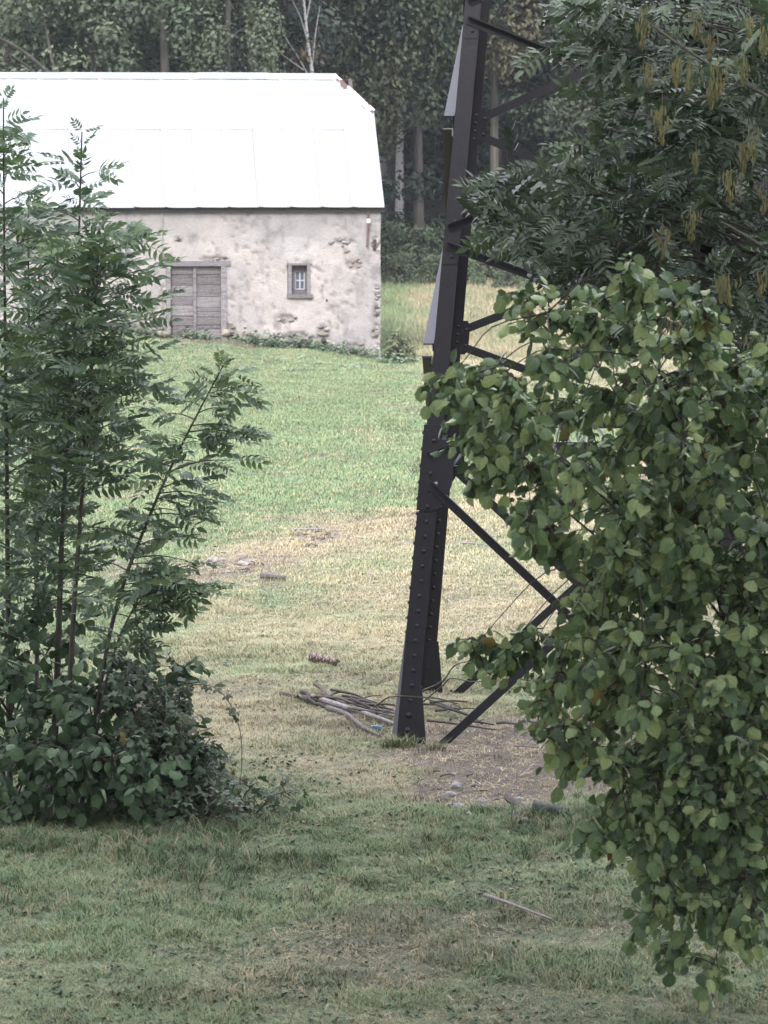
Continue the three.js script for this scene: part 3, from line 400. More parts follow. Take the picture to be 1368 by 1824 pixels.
// ------------------------------------------------------------------ undergrowth at the foot of the hedge
{
  const R = rng(301), T = [], b = at(120, 1450, 25.1); b.y = height(b.x, 25.1);
  const put = (x0, x1, y0, y1, n, D0, D1) => { for (let i = 0; i < n; i++) T.push(at(lerp(x0, x1, R()), lerp(y0, y1, R()), lerp(D0, D1, R()))); };
  put(-60, 130, 1190, 1330, 16, 24.2, 25.4); put(60, 260, 1230, 1380, 16, 24.1, 25); put(-40, 300, 1330, 1470, 30, 23.7, 24.6); put(-120, -20, 1100, 1450, 10, 24, 25.5); put(150, 330, 1180, 1300, 6, 24.6, 25.4); put(-20, 120, 1080, 1200, 9, 24.8, 25.6);
  const o = thing('hazel_shrub', 'low dark hazel shrub around the ash stems', 'shrub');
  bush(o, b, T, { foot: 1.2, r0: 0.013, twigs: 8, twigLen: 0.2, space: 0.04, every: 5, leaf: 0.08, droop: 0.55, yellow: 0.004, pal: 'dark', coat: 0.2, geos: hazelGeos, parts: 280, reach: 0.5 }, R);
  const T2 = []; for (let i = 0; i < 70; i++) { const x = lerp(215, 385, R()), top = lerp(1180, 1370, clamp((x - 240) / 180, 0, 1)); T2.push(at(x, lerp(top, 1470, R()), lerp(24, 25.3, R()))); }
  const b2 = at(310, 1450, 24.8); b2.y = height(b2.x, 24.8);
  const o2 = thing('bramble_thicket', 'dense small leaved bramble spreading from the hedge foot', 'bramble');
  bush(o2, b2, T2, { foot: 0.7, r0: 0.008, twigs: 9, twigLen: 0.2, space: 0.035, every: 4, leaf: 0.075, droop: 0.4, yellow: 0.01, pal: 'bramble', coat: 0.2, geos: [brambleGeo], parts: 250, reach: 0.6 }, R);
  const o3 = thing('bramble_cane', 'long bare bramble cane arching out of the thicket to the grass', 'bramble'); const D = 24.4, cp = [[285, 1330], [322, 1232], [352, 1219], [388, 1228], [418, 1270], [431, 1330], [422, 1408]].map(([x, y]) => at(x, y, D)); cp[6].y = height(cp[6].x, D) + 0.01;
  o3.position.copy(cp[0]); mesh('cane', tube(cp.map((p) => p.clone().sub(cp[0])), 0.006, 0.003, 5), std(col(0.2, 0.13, 0.1), 0.8), o3);
  const c = new THREE.CatmullRomCurve3(cp), L = []; for (let i = 0; i < 26; i++) L.push({ p: c.getPoint(0.1 + 0.6 * R()), dir: rv(R).add(V(0, -0.2, 0)), nor: V(0, 1, 0.4).add(rv(R).multiplyScalar(0.4)), size: 0.05 + 0.03 * R(), c: Math.floor(R() * 4) }); putLeaves(o3, L, [brambleGeo], 'bramble', 0.2, 30);
  const o4 = thing('bramble_tuft', 'small bramble tuft with reddish leaves creeping into the grass', 'bramble'), b4 = onGround(440, 1470); const T4 = []; for (let i = 0; i < 12; i++) T4.push(V(b4.x + (R() - 0.5) * 0.6, b4.y + 0.05 + 0.2 * R(), b4.z + (R() - 0.5) * 0.5)); bush(o4, b4, T4, { foot: 0.3, r0: 0.005, twigs: 5, twigLen: 0.14, space: 0.04, every: 4, leaf: 0.075, droop: 0.3, yellow: 0.05, pal: 'bramble', coat: 0.2, geos: [brambleGeo], parts: 120, reach: 0.7 }, R);
}
// ------------------------------------------------------------------ hazel in front of the pylon
{
  const R = rng(401), px = [[925, 518], [945, 575], [1005, 575], [1060, 525], [1105, 492], [1150, 525], [965, 640], [1040, 620], [1120, 600], [1200, 610], [1290, 650], [1225, 560],
    [785, 672], [850, 668], [820, 720], [900, 700], [800, 783], [850, 790], [930, 760], [1000, 720], [1080, 700], [1170, 690], [1260, 710], [1340, 720], [860, 735],
    [885, 850], [930, 925], [960, 880], [1010, 840], [1090, 800], [1180, 800], [1270, 800], [1350, 800], [860, 830],
    [1005, 960], [1028, 1085], [1030, 1040], [1015, 1120], [1060, 950], [1130, 900], [1220, 900], [1310, 900], [965, 940], [1050, 1020],
    [1060, 1060], [1130, 1020], [1210, 1020], [1300, 1020], [1100, 975], [1360, 960],
    [832, 1148], [890, 1165], [935, 1150], [1010, 1140], [960, 1250], [1040, 1180], [1110, 1140], [1200, 1130], [1300, 1130], [1360, 1100],
    [985, 1310], [1005, 1345], [1060, 1290], [1140, 1260], [1230, 1250], [1320, 1240], [985, 1195], [1090, 1230],
    [1085, 1415], [1040, 1480], [1130, 1400], [1210, 1380], [1300, 1370], [1110, 1340], [1360, 1310], [1080, 1480],
    [1155, 1490], [1200, 1470], [1290, 1480], [1150, 1440], [1240, 1420], [1350, 1420], [1160, 1580], [1225, 1600], [1300, 1570], [1140, 1640], [1190, 1685], [1255, 1725], [1330, 1640], [1360, 1560], [1180, 1540]];
  const poly = [[935, 530], [1000, 580], [1060, 530], [1105, 500], [1160, 530], [1240, 560], [1300, 610], [1420, 650], [1520, 650], [1520, 1620], [1340, 1640], [1260, 1700], [1200, 1670], [1165, 1610], [1160, 1500], [1070, 1455], [1100, 1400], [1040, 1335], [985, 1295], [935, 1240], [955, 1185], [1035, 1120], [1040, 1060], [1035, 985], [968, 925], [910, 855], [845, 800], [815, 740], [805, 690], [870, 665], [960, 655], [950, 580]];
  const inP = (x, y) => { let c = false; for (let i = 0, j = poly.length - 1; i < poly.length; j = i++) { const [a, b] = poly[i], [d, e] = poly[j]; if ((b > y) !== (e > y) && x < (d - a) * (y - b) / (e - b) + a) c = !c; } return c; };
  const T = px.map(([x, y]) => at(x + 14, y + 4, 16.2 + 1.6 * R()));
  for (let n = 0; n < 190;) { const x = lerp(800, 1520, R()), y = lerp(490, 1700, R()); if (!inP(x, y) || (x < 960 && R() < 0.35)) continue; T.push(at(x, y, 16.3 + 2.5 * R())); n++; }
  for (let i = 0; i < 70; i++) T.push(at(lerp(1130, 1480, R()), lerp(700, 1560, R()), 16.1 + 1.5 * R()));
  for (let i = 0; i < 40; i++) T.push(at(lerp(1480, 1900, R()), lerp(450, 1600, R()), 16 + 3 * R()));
  const b = V(2.55, height(2.55, 18), -18);
  const o = thing('hazel_bush', 'large light green hazel bush with arching branches beside the pylon', 'bush');
  bush(o, b, T, { foot: 0.5, r0: 0.014, twigs: 15, twigLen: 0.14, space: 0.034, every: 8, leaf: 0.064, droop: 0.75, yellow: 0.012, pal: 'hazel', coat: 0.18, geos: hazelGeos, parts: 300, reach: 0.28 }, R);
}
// ------------------------------------------------------------------ old ash tree with hanging keys
{
  const R = rng(501), poly = [[985, -70], [995, 60], [1025, 120], [1015, 200], [985, 280], [890, 305], [880, 350], [895, 430], [950, 460], [1000, 490], [1030, 525], [1080, 520], [1120, 490], [1220, 600], [1420, 740], [1500, -70]];
  const inP = (x, y) => { let c = false; for (let i = 0, j = poly.length - 1; i < poly.length; j = i++) { const [a, b] = poly[i], [d, e] = poly[j]; if ((b > y) !== (e > y) && x < (d - a) * (y - b) / (e - b) + a) c = !c; } return c; };
  const o = thing('ash_tree', 'old ash tree with dark glossy leaves and hanging yellow keys', 'tree'), base = V(4.1, height(4.1, 24) - 0.1, -24); o.position.copy(base); const loc = (p) => p.clone().sub(base);
  const tr = new THREE.CatmullRomCurve3([base, V(4.15, 2, -24), V(4.0, 4.5, -23.8), V(4.2, 7, -23.6), V(4.3, 10, -23.8)]);
  mesh('trunk', tube([0, 0.25, 0.5, 0.75, 1].map((t) => loc(tr.getPoint(t))), 0.2, 0.06, 9), bark, o);
  const T = [], leaves = []; while (T.length < 190) { const x = lerp(830, 1500, R()), y = lerp(-70, 740, R()); if (inP(x, y)) T.push(at(x, y, 22.2 + 2.6 * R())); }
  for (const [x, y] of [[862, 318], [858, 342], [872, 400], [900, 300], [925, 330], [975, 90], [975, 20], [925, 455], [1050, 515], [1000, 505], [890, 360], [890, 425], [1010, 470]]) T.push(at(x, y, 23 + R()));
  for (let i = 0; i < 60; i++) T.push(at(lerp(960, 2300, R()), lerp(-700, -60, R()), 22 + 4 * R())); for (let i = 0; i < 45; i++) T.push(at(lerp(1500, 2300, R()), lerp(-70, 600, R()), 21.5 + 4 * R()));
  const limbs = [0.3, 0.38, 0.45, 0.52, 0.6, 0.68, 0.77, 0.86, 0.94].map((t) => tr.getPoint(t)), byLimb = limbs.map(() => []);
  for (const t of T) { let best = 0, bd = 1e9; limbs.forEach((l, i) => { const d = Math.abs(l.y + 0.7 - t.y + 0.25 * (i % 3)); if (d < bd) { bd = d; best = i; } }); byLimb[best].push(t); }
  byLimb.forEach((list, li) => list.forEach((t) => {
    const st = limbs[li], mid = st.clone().lerp(t, 0.55).add(V(0, 0.22, 0)).add(rv(R).multiplyScalar(0.08)), c = new THREE.CatmullRomCurve3([st, mid, t]);
    mesh('branch', tube([0.35, 0.6, 1].map((q) => loc(c.getPoint(q))), 0.009, 0.003, 5), bark, o);
    for (let k = 0; k < 12; k++) { const q = 1 - 0.3 * R() * R(), p = c.getPoint(q).add(rv(R).multiplyScalar(0.06)), d = c.getTangent(q); leaves.push({ p, dir: d.clone().multiplyScalar(0.6).add(rv(R)).add(V(0, -0.15, 0)), nor: V(0, 1, 0.4).add(rv(R).multiplyScalar(0.75)), size: 0.21 * (0.65 + 0.6 * R()), c: Math.floor(R() * 5) }); }
  }));
  putLeaves(o, leaves, ashGeos, 'ash', 0.55, 300);
  // bare limbs that show between the leaves
  for (const l of [[[1140, 30], [1240, 100], [1310, 140], [1420, 200]], [[1285, 395], [1320, 415], [1360, 440], [1450, 500]], [[1190, 178], [1260, 172], [1330, 150]], [[1225, 560], [1270, 600], [1340, 615], [1430, 622]]]) mesh('branch', tube(l.map(([x, y]) => loc(at(x, y, 22.3))), 0.008, 0.016, 6), bark, o);
  const keyMats = [[0.211, 0.199, 0.056], [0.177, 0.177, 0.056], [0.243, 0.216, 0.066], [0.166, 0.144, 0.049]].map((c) => leafMat(col(...c), 0.1));
  const keyGeos = [0, 1, 2].map((k) => { const S = rng(900 + k), gs = []; for (let i = 0; i < 46; i++) { const g = leafSheet([[0, 0.002, 0, 0], [-0.014, 0.0055, 0, 0.001], [-0.034, 0.0055, 0, 0], [-0.045, 0.002, 0, 0]]); const w = (S() - 0.5) * 0.5; g.rotateY(S() * 6.28); g.rotateZ((S() - 0.5) * 0.5); const yy = S(); g.translate((S() - 0.5) * 0.125 * (1.15 - yy), -0.17 * yy, (S() - 0.5) * 0.125 * (1.15 - yy)); gs.push(g); } gs.push(tube([V(0, 0.05, 0), V(0.01, -0.05, 0), V(0, -0.18, 0.01)], 0.003, 0.001, 4)); return merge(gs); });
  [[1145, 35], [1225, 105], [1180, 185], [1265, 55], [1280, 110], [1325, 95], [1335, 20], [1238, 15], [1232, 372], [1285, 480], [1300, 490], [1195, 565], [1210, 575], [1265, 650], [1345, 590], [1325, 245], [1150, 5], [1360, 40], [1205, 95], [1360, 330], [1300, 300], [1240, 260], [1355, 480], [1180, 400], [1268, 130], [1345, 225], [1155, 110]].forEach(([x, y], i) => { const k = mesh('seed_cluster', keyGeos[i % 3], keyMats[i % 4], o); k.position.copy(loc(at(x, y, 21.9 - 0.2 * (i % 2)))); k.userData.kind = 'stuff'; const s = 0.7 + 0.4 * R(); k.scale.set(s, s * 1.15, s); k.rotation.y = R() * 6; });
}
// ------------------------------------------------------------------ wood behind the barn
const woodMats = {}; const cardMat = (c) => woodMats[c.join()] ??= new THREE.MeshPhysicalMaterial({ color: col(...c), roughness: 0.9, transmission: 0, thickness: 0, side: THREE.DoubleSide });
function crownGeo(kind, seed) {
  const R = rng(seed), pos = [], idx = [], H = kind.h, cl = [];
  for (let i = 0; i < kind.clumps; i++) { const t = Math.pow(R(), 0.85), y = lerp(kind.y0, H, t), rad = kind.prof(t) * kind.w, a = R() * 6.283, r = rad * Math.sqrt(0.15 + 0.85 * R()); cl.push([Math.cos(a) * r, y, Math.sin(a) * r, kind.cr * (0.6 + 0.7 * R())]); }
  const per = Math.round(kind.cards / kind.clumps);
  for (const [cx, cy, cz, cr] of cl) for (let k = 0; k < per; k++) {
    const d = rv(R).normalize(), q = cr * Math.pow(R(), 0.45), p = V(cx + d.x * q, cy + d.y * q * kind.flat, cz + d.z * q), n = d.clone().add(rv(R).multiplyScalar(0.8)).add(V(0, 0.4, 0)).normalize(), y = V(0, -kind.droop, 0).add(rv(R)).cross(n).cross(n).normalize(), x = y.clone().cross(n), s = kind.card * (0.6 + 0.8 * R()), b = pos.length / 3;
    for (const [u, v, w] of [[0, -0.6, 0], [0.36, 0, 0.08], [0, 0.65, -0.05], [-0.36, 0, 0.08]]) { const e = p.clone().addScaledVector(x, u * s).addScaledVector(y, v * s).addScaledVector(n, w * s); pos.push(e.x, e.y, e.z); }
    idx.push(b, b + 1, b + 2, b, b + 2, b + 3);
  }
  return geoFrom(pos, idx);
}
const KINDS = {
  round: { h: 17, y0: 1.5, w: 3.6, prof: (t) => 0.75 + 0.5 * Math.sin(Math.PI * Math.pow(t, 0.7)) - 0.7 * t * t, clumps: 130, cr: 1.2, cards: 24000, card: 0.165, flat: 0.7, droop: 0.6 },
  weeping: { h: 19, y0: 8.6, w: 3.7, prof: (t) => 0.6 + 0.6 * Math.sin(Math.PI * t) - 0.4 * t * t, clumps: 130, cr: 1.15, cards: 24000, card: 0.16, flat: 1.25, droop: 1.6 },
  poplar: { h: 19, y0: 1.2, w: 1.7, prof: (t) => 0.75 + 0.4 * Math.sin(Math.PI * t) - 0.75 * t * t * t, clumps: 90, cr: 0.75, cards: 20000, card: 0.14, flat: 1.6, droop: 0.5 },
  dark: { h: 19, y0: 5.2, w: 3.2, prof: (t) => 1.05 - 0.9 * t, clumps: 90, cr: 1.15, cards: 20000, card: 0.165, flat: 0.55, droop: 1 },
  thin: { h: 14, y0: 2.5, w: 2.0, prof: (t) => 0.6 + 0.5 * Math.sin(Math.PI * t), clumps: 60, cr: 0.7, cards: 7000, card: 0.14, flat: 0.8, droop: 1 },
  drooping: { h: 18, y0: 5.2, w: 3.7, prof: (t) => 0.6 + 0.6 * Math.sin(Math.PI * t) - 0.4 * t * t, clumps: 130, cr: 1.15, cards: 24000, card: 0.16, flat: 1.25, droop: 1.6 },
  deepdark: { h: 19, y0: 4.8, w: 3.4, prof: (t) => 1.05 - 0.9 * t, clumps: 80, cr: 1.2, cards: 8000, card: 0.27, flat: 0.6, droop: 1 },
  deepround: { h: 18, y0: 1.5, w: 3.6, prof: (t) => 0.75 + 0.5 * Math.sin(Math.PI * Math.pow(t, 0.7)) - 0.7 * t * t, clumps: 80, cr: 1.25, cards: 8000, card: 0.28, flat: 0.7, droop: 0.6 },
  canopy: { h: 16, y0: 8.2, w: 4.6, prof: (t) => 0.8 + 0.4 * Math.sin(Math.PI * t) - 0.6 * t * t, clumps: 80, cr: 1.2, cards: 8000, card: 0.3, flat: 0.6, droop: 0.6 },
  bushy: { h: 6.5, y0: 0.4, w: 2.3, prof: (t) => 0.75 + 0.4 * Math.sin(Math.PI * t) - 0.6 * t * t, clumps: 70, cr: 0.7, cards: 13000, card: 0.085, flat: 0.8, droop: 0.5 },
  loose: { h: 1.5, y0: 0.1, w: 0.9, prof: (t) => 1 - 0.6 * t, clumps: 22, cr: 0.28, cards: 900, card: 0.14, flat: 0.8, droop: 0.3 },
  edge: { h: 1.9, y0: 0.1, w: 1.1, prof: (t) => 1 - 0.45 * t, clumps: 30, cr: 0.42, cards: 3600, card: 0.1, flat: 0.8, droop: 0.3 },
};
const crowns = {}; const crownOf = (k, v) => crowns[k + v] ??= crownGeo(KINDS[k], 1000 + v * 13 + k.length * 7 + k.charCodeAt(0));
const trunks = {}; function trunkOf(k, v) { return trunks[k + v] ??= (() => { const K = KINDS[k], R = rng(v + 77), gs = [], ax = [0, 0.2, 0.45, 0.7, 0.95].map((t) => V((R() - 0.5) * 0.35 * t, -0.3 + K.h * t, (R() - 0.5) * 0.35 * t)), c = new THREE.CatmullRomCurve3(ax); gs.push(tube(ax, 0.012 * K.h + 0.02, 0.02, 7)); for (let i = 0; i < 12; i++) { const t = lerp(Math.max(0.15, K.y0 / K.h - 0.06), 0.85, R()), p = c.getPoint(t), a = R() * 6.28, L = K.w * (0.5 + 0.4 * R()); gs.push(tube([p, p.clone().add(V(Math.cos(a) * L * 0.5, L * 0.35, Math.sin(a) * L * 0.5)), p.clone().add(V(Math.cos(a) * L, L * 0.55, Math.sin(a) * L))], 0.05, 0.012, 5)); } return merge(gs); })(); }
const barkPine = std(col(0.26, 0.2, 0.17), 0.95, { map: barkTex }), birchTex = tex(256, (u, v) => { const b = ss(0.6, 0.75, 0.65 * vn(u * 3, v * 40, 91) + 0.35 * vn(u * 9, v * 90, 92)); return [lerp(0.86, 0.16, b), lerp(0.84, 0.15, b), lerp(0.82, 0.14, b)]; }), barkBirch = std(col(0.42, 0.42, 0.43), 0.8, { map: birchTex });
const FC = { olive: [0.066, 0.0748, 0.0396], mid: [0.0472, 0.0644, 0.0361], deep: [0.0246, 0.0362, 0.0246], poplar: [0.0608, 0.086, 0.0486], brown: [0.1029, 0.086, 0.0468], light: [0.0823, 0.101, 0.058], scrub: [0.0972, 0.1316, 0.0729] };
function tree(name, label, cat, kind, v, x, D, s, color, group, barkM = bark, sy = s) { const o = thing(name, label, cat, [x, height(x, D) - 0.05, -D], v * 1.7 + x, group); o.scale.set(s, sy, s); mesh('trunk', trunkOf(kind, v % 2), barkM, o); mesh('crown', crownOf(kind, v % 2), cardMat(color), o); return o; }
const wx = (px, D) => (px - 684) / FPX * D;
{
  const E = 'trees along the wood edge';
  tree('broadleaf_tree', 'pale rounded tree rising just above the barn ridge', 'tree', 'bushy', 0, wx(95, 118), 118, 1.75, FC.light, E);
  tree('pine_tree', 'tall tree with a bare reddish trunk behind the barn ridge', 'tree', 'dark', 0, wx(170, 121), 121, 1.15, FC.mid, E, barkPine);
  tree('poplar_tree', 'dense columnar poplar behind the middle of the barn roof', 'tree', 'poplar', 0, wx(300, 120), 120, 1.15, FC.poplar, E);
  tree('poplar_tree', 'paler columnar poplar next to the slim dark trunk', 'tree', 'poplar', 1, wx(408, 119), 119, 0.92, FC.light, E);
  tree('poplar_tree', 'narrow dark poplar between pine and columnar poplar', 'tree', 'poplar', 1, wx(232, 126), 126, 1.05, FC.mid, E);
  tree('pine_tree', 'slim dark trunked tree beside the pale poplar', 'tree', 'dark', 1, wx(452, 124), 124, 1.2, FC.deep, E, barkPine);
  tree('broadleaf_tree', 'thin tree with browning leaves behind the roof end', 'tree', 'thin', 0, wx(510, 124), 124, 1.15, FC.brown, E);
  { // leafless pale birch
    const D = 121.5, o = thing('bare_birch', 'leafless pale birch with forked white limbs above the barn roof', 'tree', [wx(557, D), 0, -D]); o.position.y = height(o.position.x, D) - 0.1; const q = (px, py) => at(px, py, D).sub(o.position), k = 0.02;
    mesh('trunk', tube([V(0, 0, 0), q(558, 300), q(556, 130), q(549, 80), q(541, 0), q(530, -110)], 0.1, 0.03, 7), barkBirch, o);
    for (const l of [[[556, 120], [562, 60], [570, 10]], [[549, 134], [530, 100], [505, 60], [496, 20]], [[548, 75], [535, 30], [515, -10]], [[541, 125], [520, 110], [500, 95]], [[545, 40], [556, -20], [560, -60]]]) mesh('limb', tube(l.map(([a, b]) => q(a, b)), 0.03, 0.01, 5), barkBirch, o);
  }
  tree('weeping_tree', 'large soft drooping tree at the roof end, olive green', 'tree', 'drooping', 0, wx(628, 133), 133, 1.02, FC.olive, E);
  tree('weeping_tree', 'drooping grey green tree behind the pylon leg', 'tree', 'weeping', 1, wx(745, 134), 134, 1.02, FC.mid, E);
  tree('broadleaf_tree', 'browning olive tree seen through the pylon bracing', 'tree', 'weeping', 0, wx(880, 135), 135, 1.0, [0.085, 0.08, 0.042], E);
  tree('birch_tree', 'white barked birch standing at the dark wood edge', 'tree', 'weeping', 1, wx(711, 137), 137, 0.95, FC.mid, E, std(col(0.75, 0.75, 0.75), 0.8, { map: birchTex }));
  tree('birch_tree', 'thin pale stemmed birch beside the barn gable', 'tree', 'thin', 0, wx(683, 140), 140, 1.2, FC.mid, E, barkBirch);
  tree('broadleaf_tree', 'round green tree at the wood edge behind the hazel', 'tree', 'round', 0, wx(1010, 137), 137, 1, FC.mid, E);
  tree('broadleaf_tree', 'round olive tree at the wood edge behind the old ash', 'tree', 'round', 1, wx(1160, 136), 136, 1, FC.olive, E);
  tree('broadleaf_tree', 'darker round tree at the wood edge behind the old ash', 'tree', 'round', 0, wx(1310, 138), 138, 1.05, FC.deep, E);
  tree('broadleaf_tree', 'rounded mid green tree at the end of the ridge line', 'tree', 'round', 1, wx(15, 125), 125, 1.05, FC.mid, E);
  tree('broadleaf_tree', 'dark leafy tree behind the browning thin tree', 'tree', 'round', 0, wx(560, 133), 133, 1.05, FC.deep, E);
  const R = rng(610), I = 'trees deeper in the wood';
  for (let row = 0; row < 4; row++) for (let i = 0; i < 13; i++) { const D = 141 + row * 9 + R() * 5, px = lerp(-260, 1620, (i + 0.5 * (row % 2) + 0.6 * R()) / 13), k = ['deepdark', 'deepround', 'deepdark', 'deepround'][(i + row) % 4]; if (row === 0 && px > 660 && px < 900) continue; const ci = Math.floor(R() * 4), pine = R() < 0.3; tree('forest_tree', ['dark', 'mid green', 'dark', 'olive'][ci] + (k === 'deepdark' ? ' tapering tree' : ' round headed tree') + (pine ? ' with a reddish trunk' : '') + ' deeper in the wood', 'tree', k, (i + row) % 2, wx(px, D), D, 0.95 + 0.3 * R(), [FC.deep, FC.mid, FC.deep, FC.olive][ci], I, pine ? barkPine : bark); }
  const sh = [[690, 133, 1.2, FC.scrub], [725, 135, 1.35, FC.mid], [760, 134, 1.1, FC.scrub], [800, 136, 1.3, FC.mid], [845, 133, 1.25, FC.scrub], [885, 132, 1.1, FC.light], [925, 131, 1.0, FC.scrub], [960, 130, 0.9, FC.scrub], [1000, 132, 1.2, FC.mid], [1050, 133, 1.3, FC.scrub], [665, 131, 1.2, FC.mid], [712, 129, 0.7, FC.light], [775, 129.5, 0.7, FC.light], [830, 128.5, 0.65, FC.scrub], [905, 127, 0.6, FC.light], [1100, 132, 1.3, FC.mid], [1180, 133, 1.3, FC.scrub]];
  sh.forEach(([px, D, s, c], i) => tree('edge_shrub', (s < 0.8 ? 'knee high ' : s < 1.15 ? 'waist high ' : 'tall ') + (c === FC.light ? 'pale' : c === FC.mid ? 'dark' : 'mid green') + ' scrub bush between meadow and wood', 'shrub', 'edge', i, wx(px, D), D, s * 0.95, c, 'scrub along the wood edge', twigMat));
  { // unbroken wood on the slope far behind
    const g = new THREE.IcosahedronGeometry(1, 0), N = 26000, q = new THREE.BufferGeometry(), cg = crownGeo({ ...KINDS.edge, h: 1.4, y0: -0.6, clumps: 14, cards: 130, card: 0.42, cr: 0.6 }, 5), im = new THREE.InstancedMesh(cg, cardMat([1, 1, 1]), 2600), m = new THREE.Matrix4(), R = rng(71); im.name = 'distant_wood'; im.userData = { kind: 'stuff', label: 'dense dark wood covering the slope behind', category: 'wood' };
    for (let i = 0; i < im.count; i++) { const D = lerp(172, 245, Math.sqrt(R())), x = (R() - 0.5) * D * 0.5, s = 1.6 + 1.8 * R(); m.makeRotationY(R() * 6).scale(V(s, s * 1.2, s)).setPosition(x, height(x, D) + 2 + 10 * R(), -D); im.setMatrixAt(i, m); const k = 0.7 + 0.6 * R(); im.setColorAt(i, col(0.06 * k, 0.085 * k, 0.05 * k)); } scene.add(im);
  }
  // trees beside and behind the viewpoint: they shade the foreground
for (const [x, D, s, k] of [[-7.5, 12, 0.95, 'canopy'], [6.8, 9, 1, 'canopy'], [-5, 2, 1, 'canopy'], [-5.8, 15.5, 0.95, 'canopy'], [8.2, 13, 0.95, 'canopy'], [1, 1, 1.05, 'canopy'], [-3.4, 11.5, 1, 'canopy'], [2.6, 4.5, 1, 'canopy'], [-1, 6, 1.02, 'canopy'], [5.5, -1, 1, 'canopy'], [0.5, -8, 1, 'round'], [-4.2, 6, 0.95, 'canopy'], [-8.5, 20, 0.85, 'round']]) tree('hedgerow_tree', 'tall leafy hedgerow tree shading the near grass', 'tree', k, Math.round(x + 10) % 2, x, D, s, FC.mid, 'hedgerow trees round the viewpoint');
}
// ------------------------------------------------------------------ weeds along the barn wall
{
  const R = rng(720), weedGeos = [0, 1, 2].map((k) => { const S = rng(k + 6), gs = []; for (let i = 0; i < 70; i++) { const g = leafSheet([[0, 0.01, 0, 0], [0.35, 0.22, 0.02, 0.06], [0.7, 0.16, -0.04, 0], [1, 0.01, -0.15, -0.15]]); const s = 0.09 + 0.08 * S(); g.scale(s, s, s); g.rotateX(-0.9 - S() * 0.8); g.rotateY(S() * 6.28); g.translate((S() - 0.5) * 0.75, 0.03 + 0.3 * S() * S(), (S() - 0.5) * 0.5); gs.push(g); } return merge(gs); });
  const mats = [[0.138, 0.246, 0.101], [0.162, 0.281, 0.116], [0.179, 0.264, 0.124], [0.114, 0.202, 0.093]].map((c) => leafMat(col(...c), 0.1));
  const spots = [[205, 612], [222, 606], [240, 602], [262, 604], [283, 608], [300, 600], [325, 604], [347, 598], [360, 606], [443, 620], [460, 622], [480, 626], [505, 622], [520, 616], [535, 620], [548, 618], [562, 630], [578, 628], [590, 624], [605, 632], [630, 640], [650, 642], [672, 645], [690, 640], [702, 650], [715, 645], [540, 640], [500, 645], [570, 650], [610, 655], [450, 640], [530, 660], [640, 655], [390, 620], [300, 622], [255, 625]];
  spots.forEach(([x, y], i) => { const p = onGround(x, y), low = i >= 26, k = x > 680 ? 1.5 : low ? 0.9 : 0.95 + 0.6 * R(); const m = tagMesh('weed_clump', weedGeos[i % 3], mats[i % 4], x > 680 ? 'leafy weed clump growing at the barn corner' : low ? 'flat weed clump in the grass in front of the barn' : 'green weed clump growing at the foot of the barn wall', 'weeds', 'weeds along the barn wall'); if (!low && x < 680) { p.z = Math.min(p.z, -97.1); p.z = Math.max(p.z, -97.75 + 0.0 + Math.min(0, 0)); p.y = height(p.x, -p.z); } m.position.copy(p); m.position.y -= 0.02; m.scale.set(k, low ? k * 0.55 : k, k); m.rotation.y = R() * 6; });
  const p = onGround(712, 648), o = thing('corner_shrub', 'small loose shrub beside the barn corner', 'shrub', [p.x, p.y - 0.05, p.z]); o.scale.setScalar(0.62); mesh('stem', trunkOf('loose', 0), twigMat, o); mesh('crown', crownOf('loose', 0), cardMat([0.11, 0.125, 0.065]), o);
}
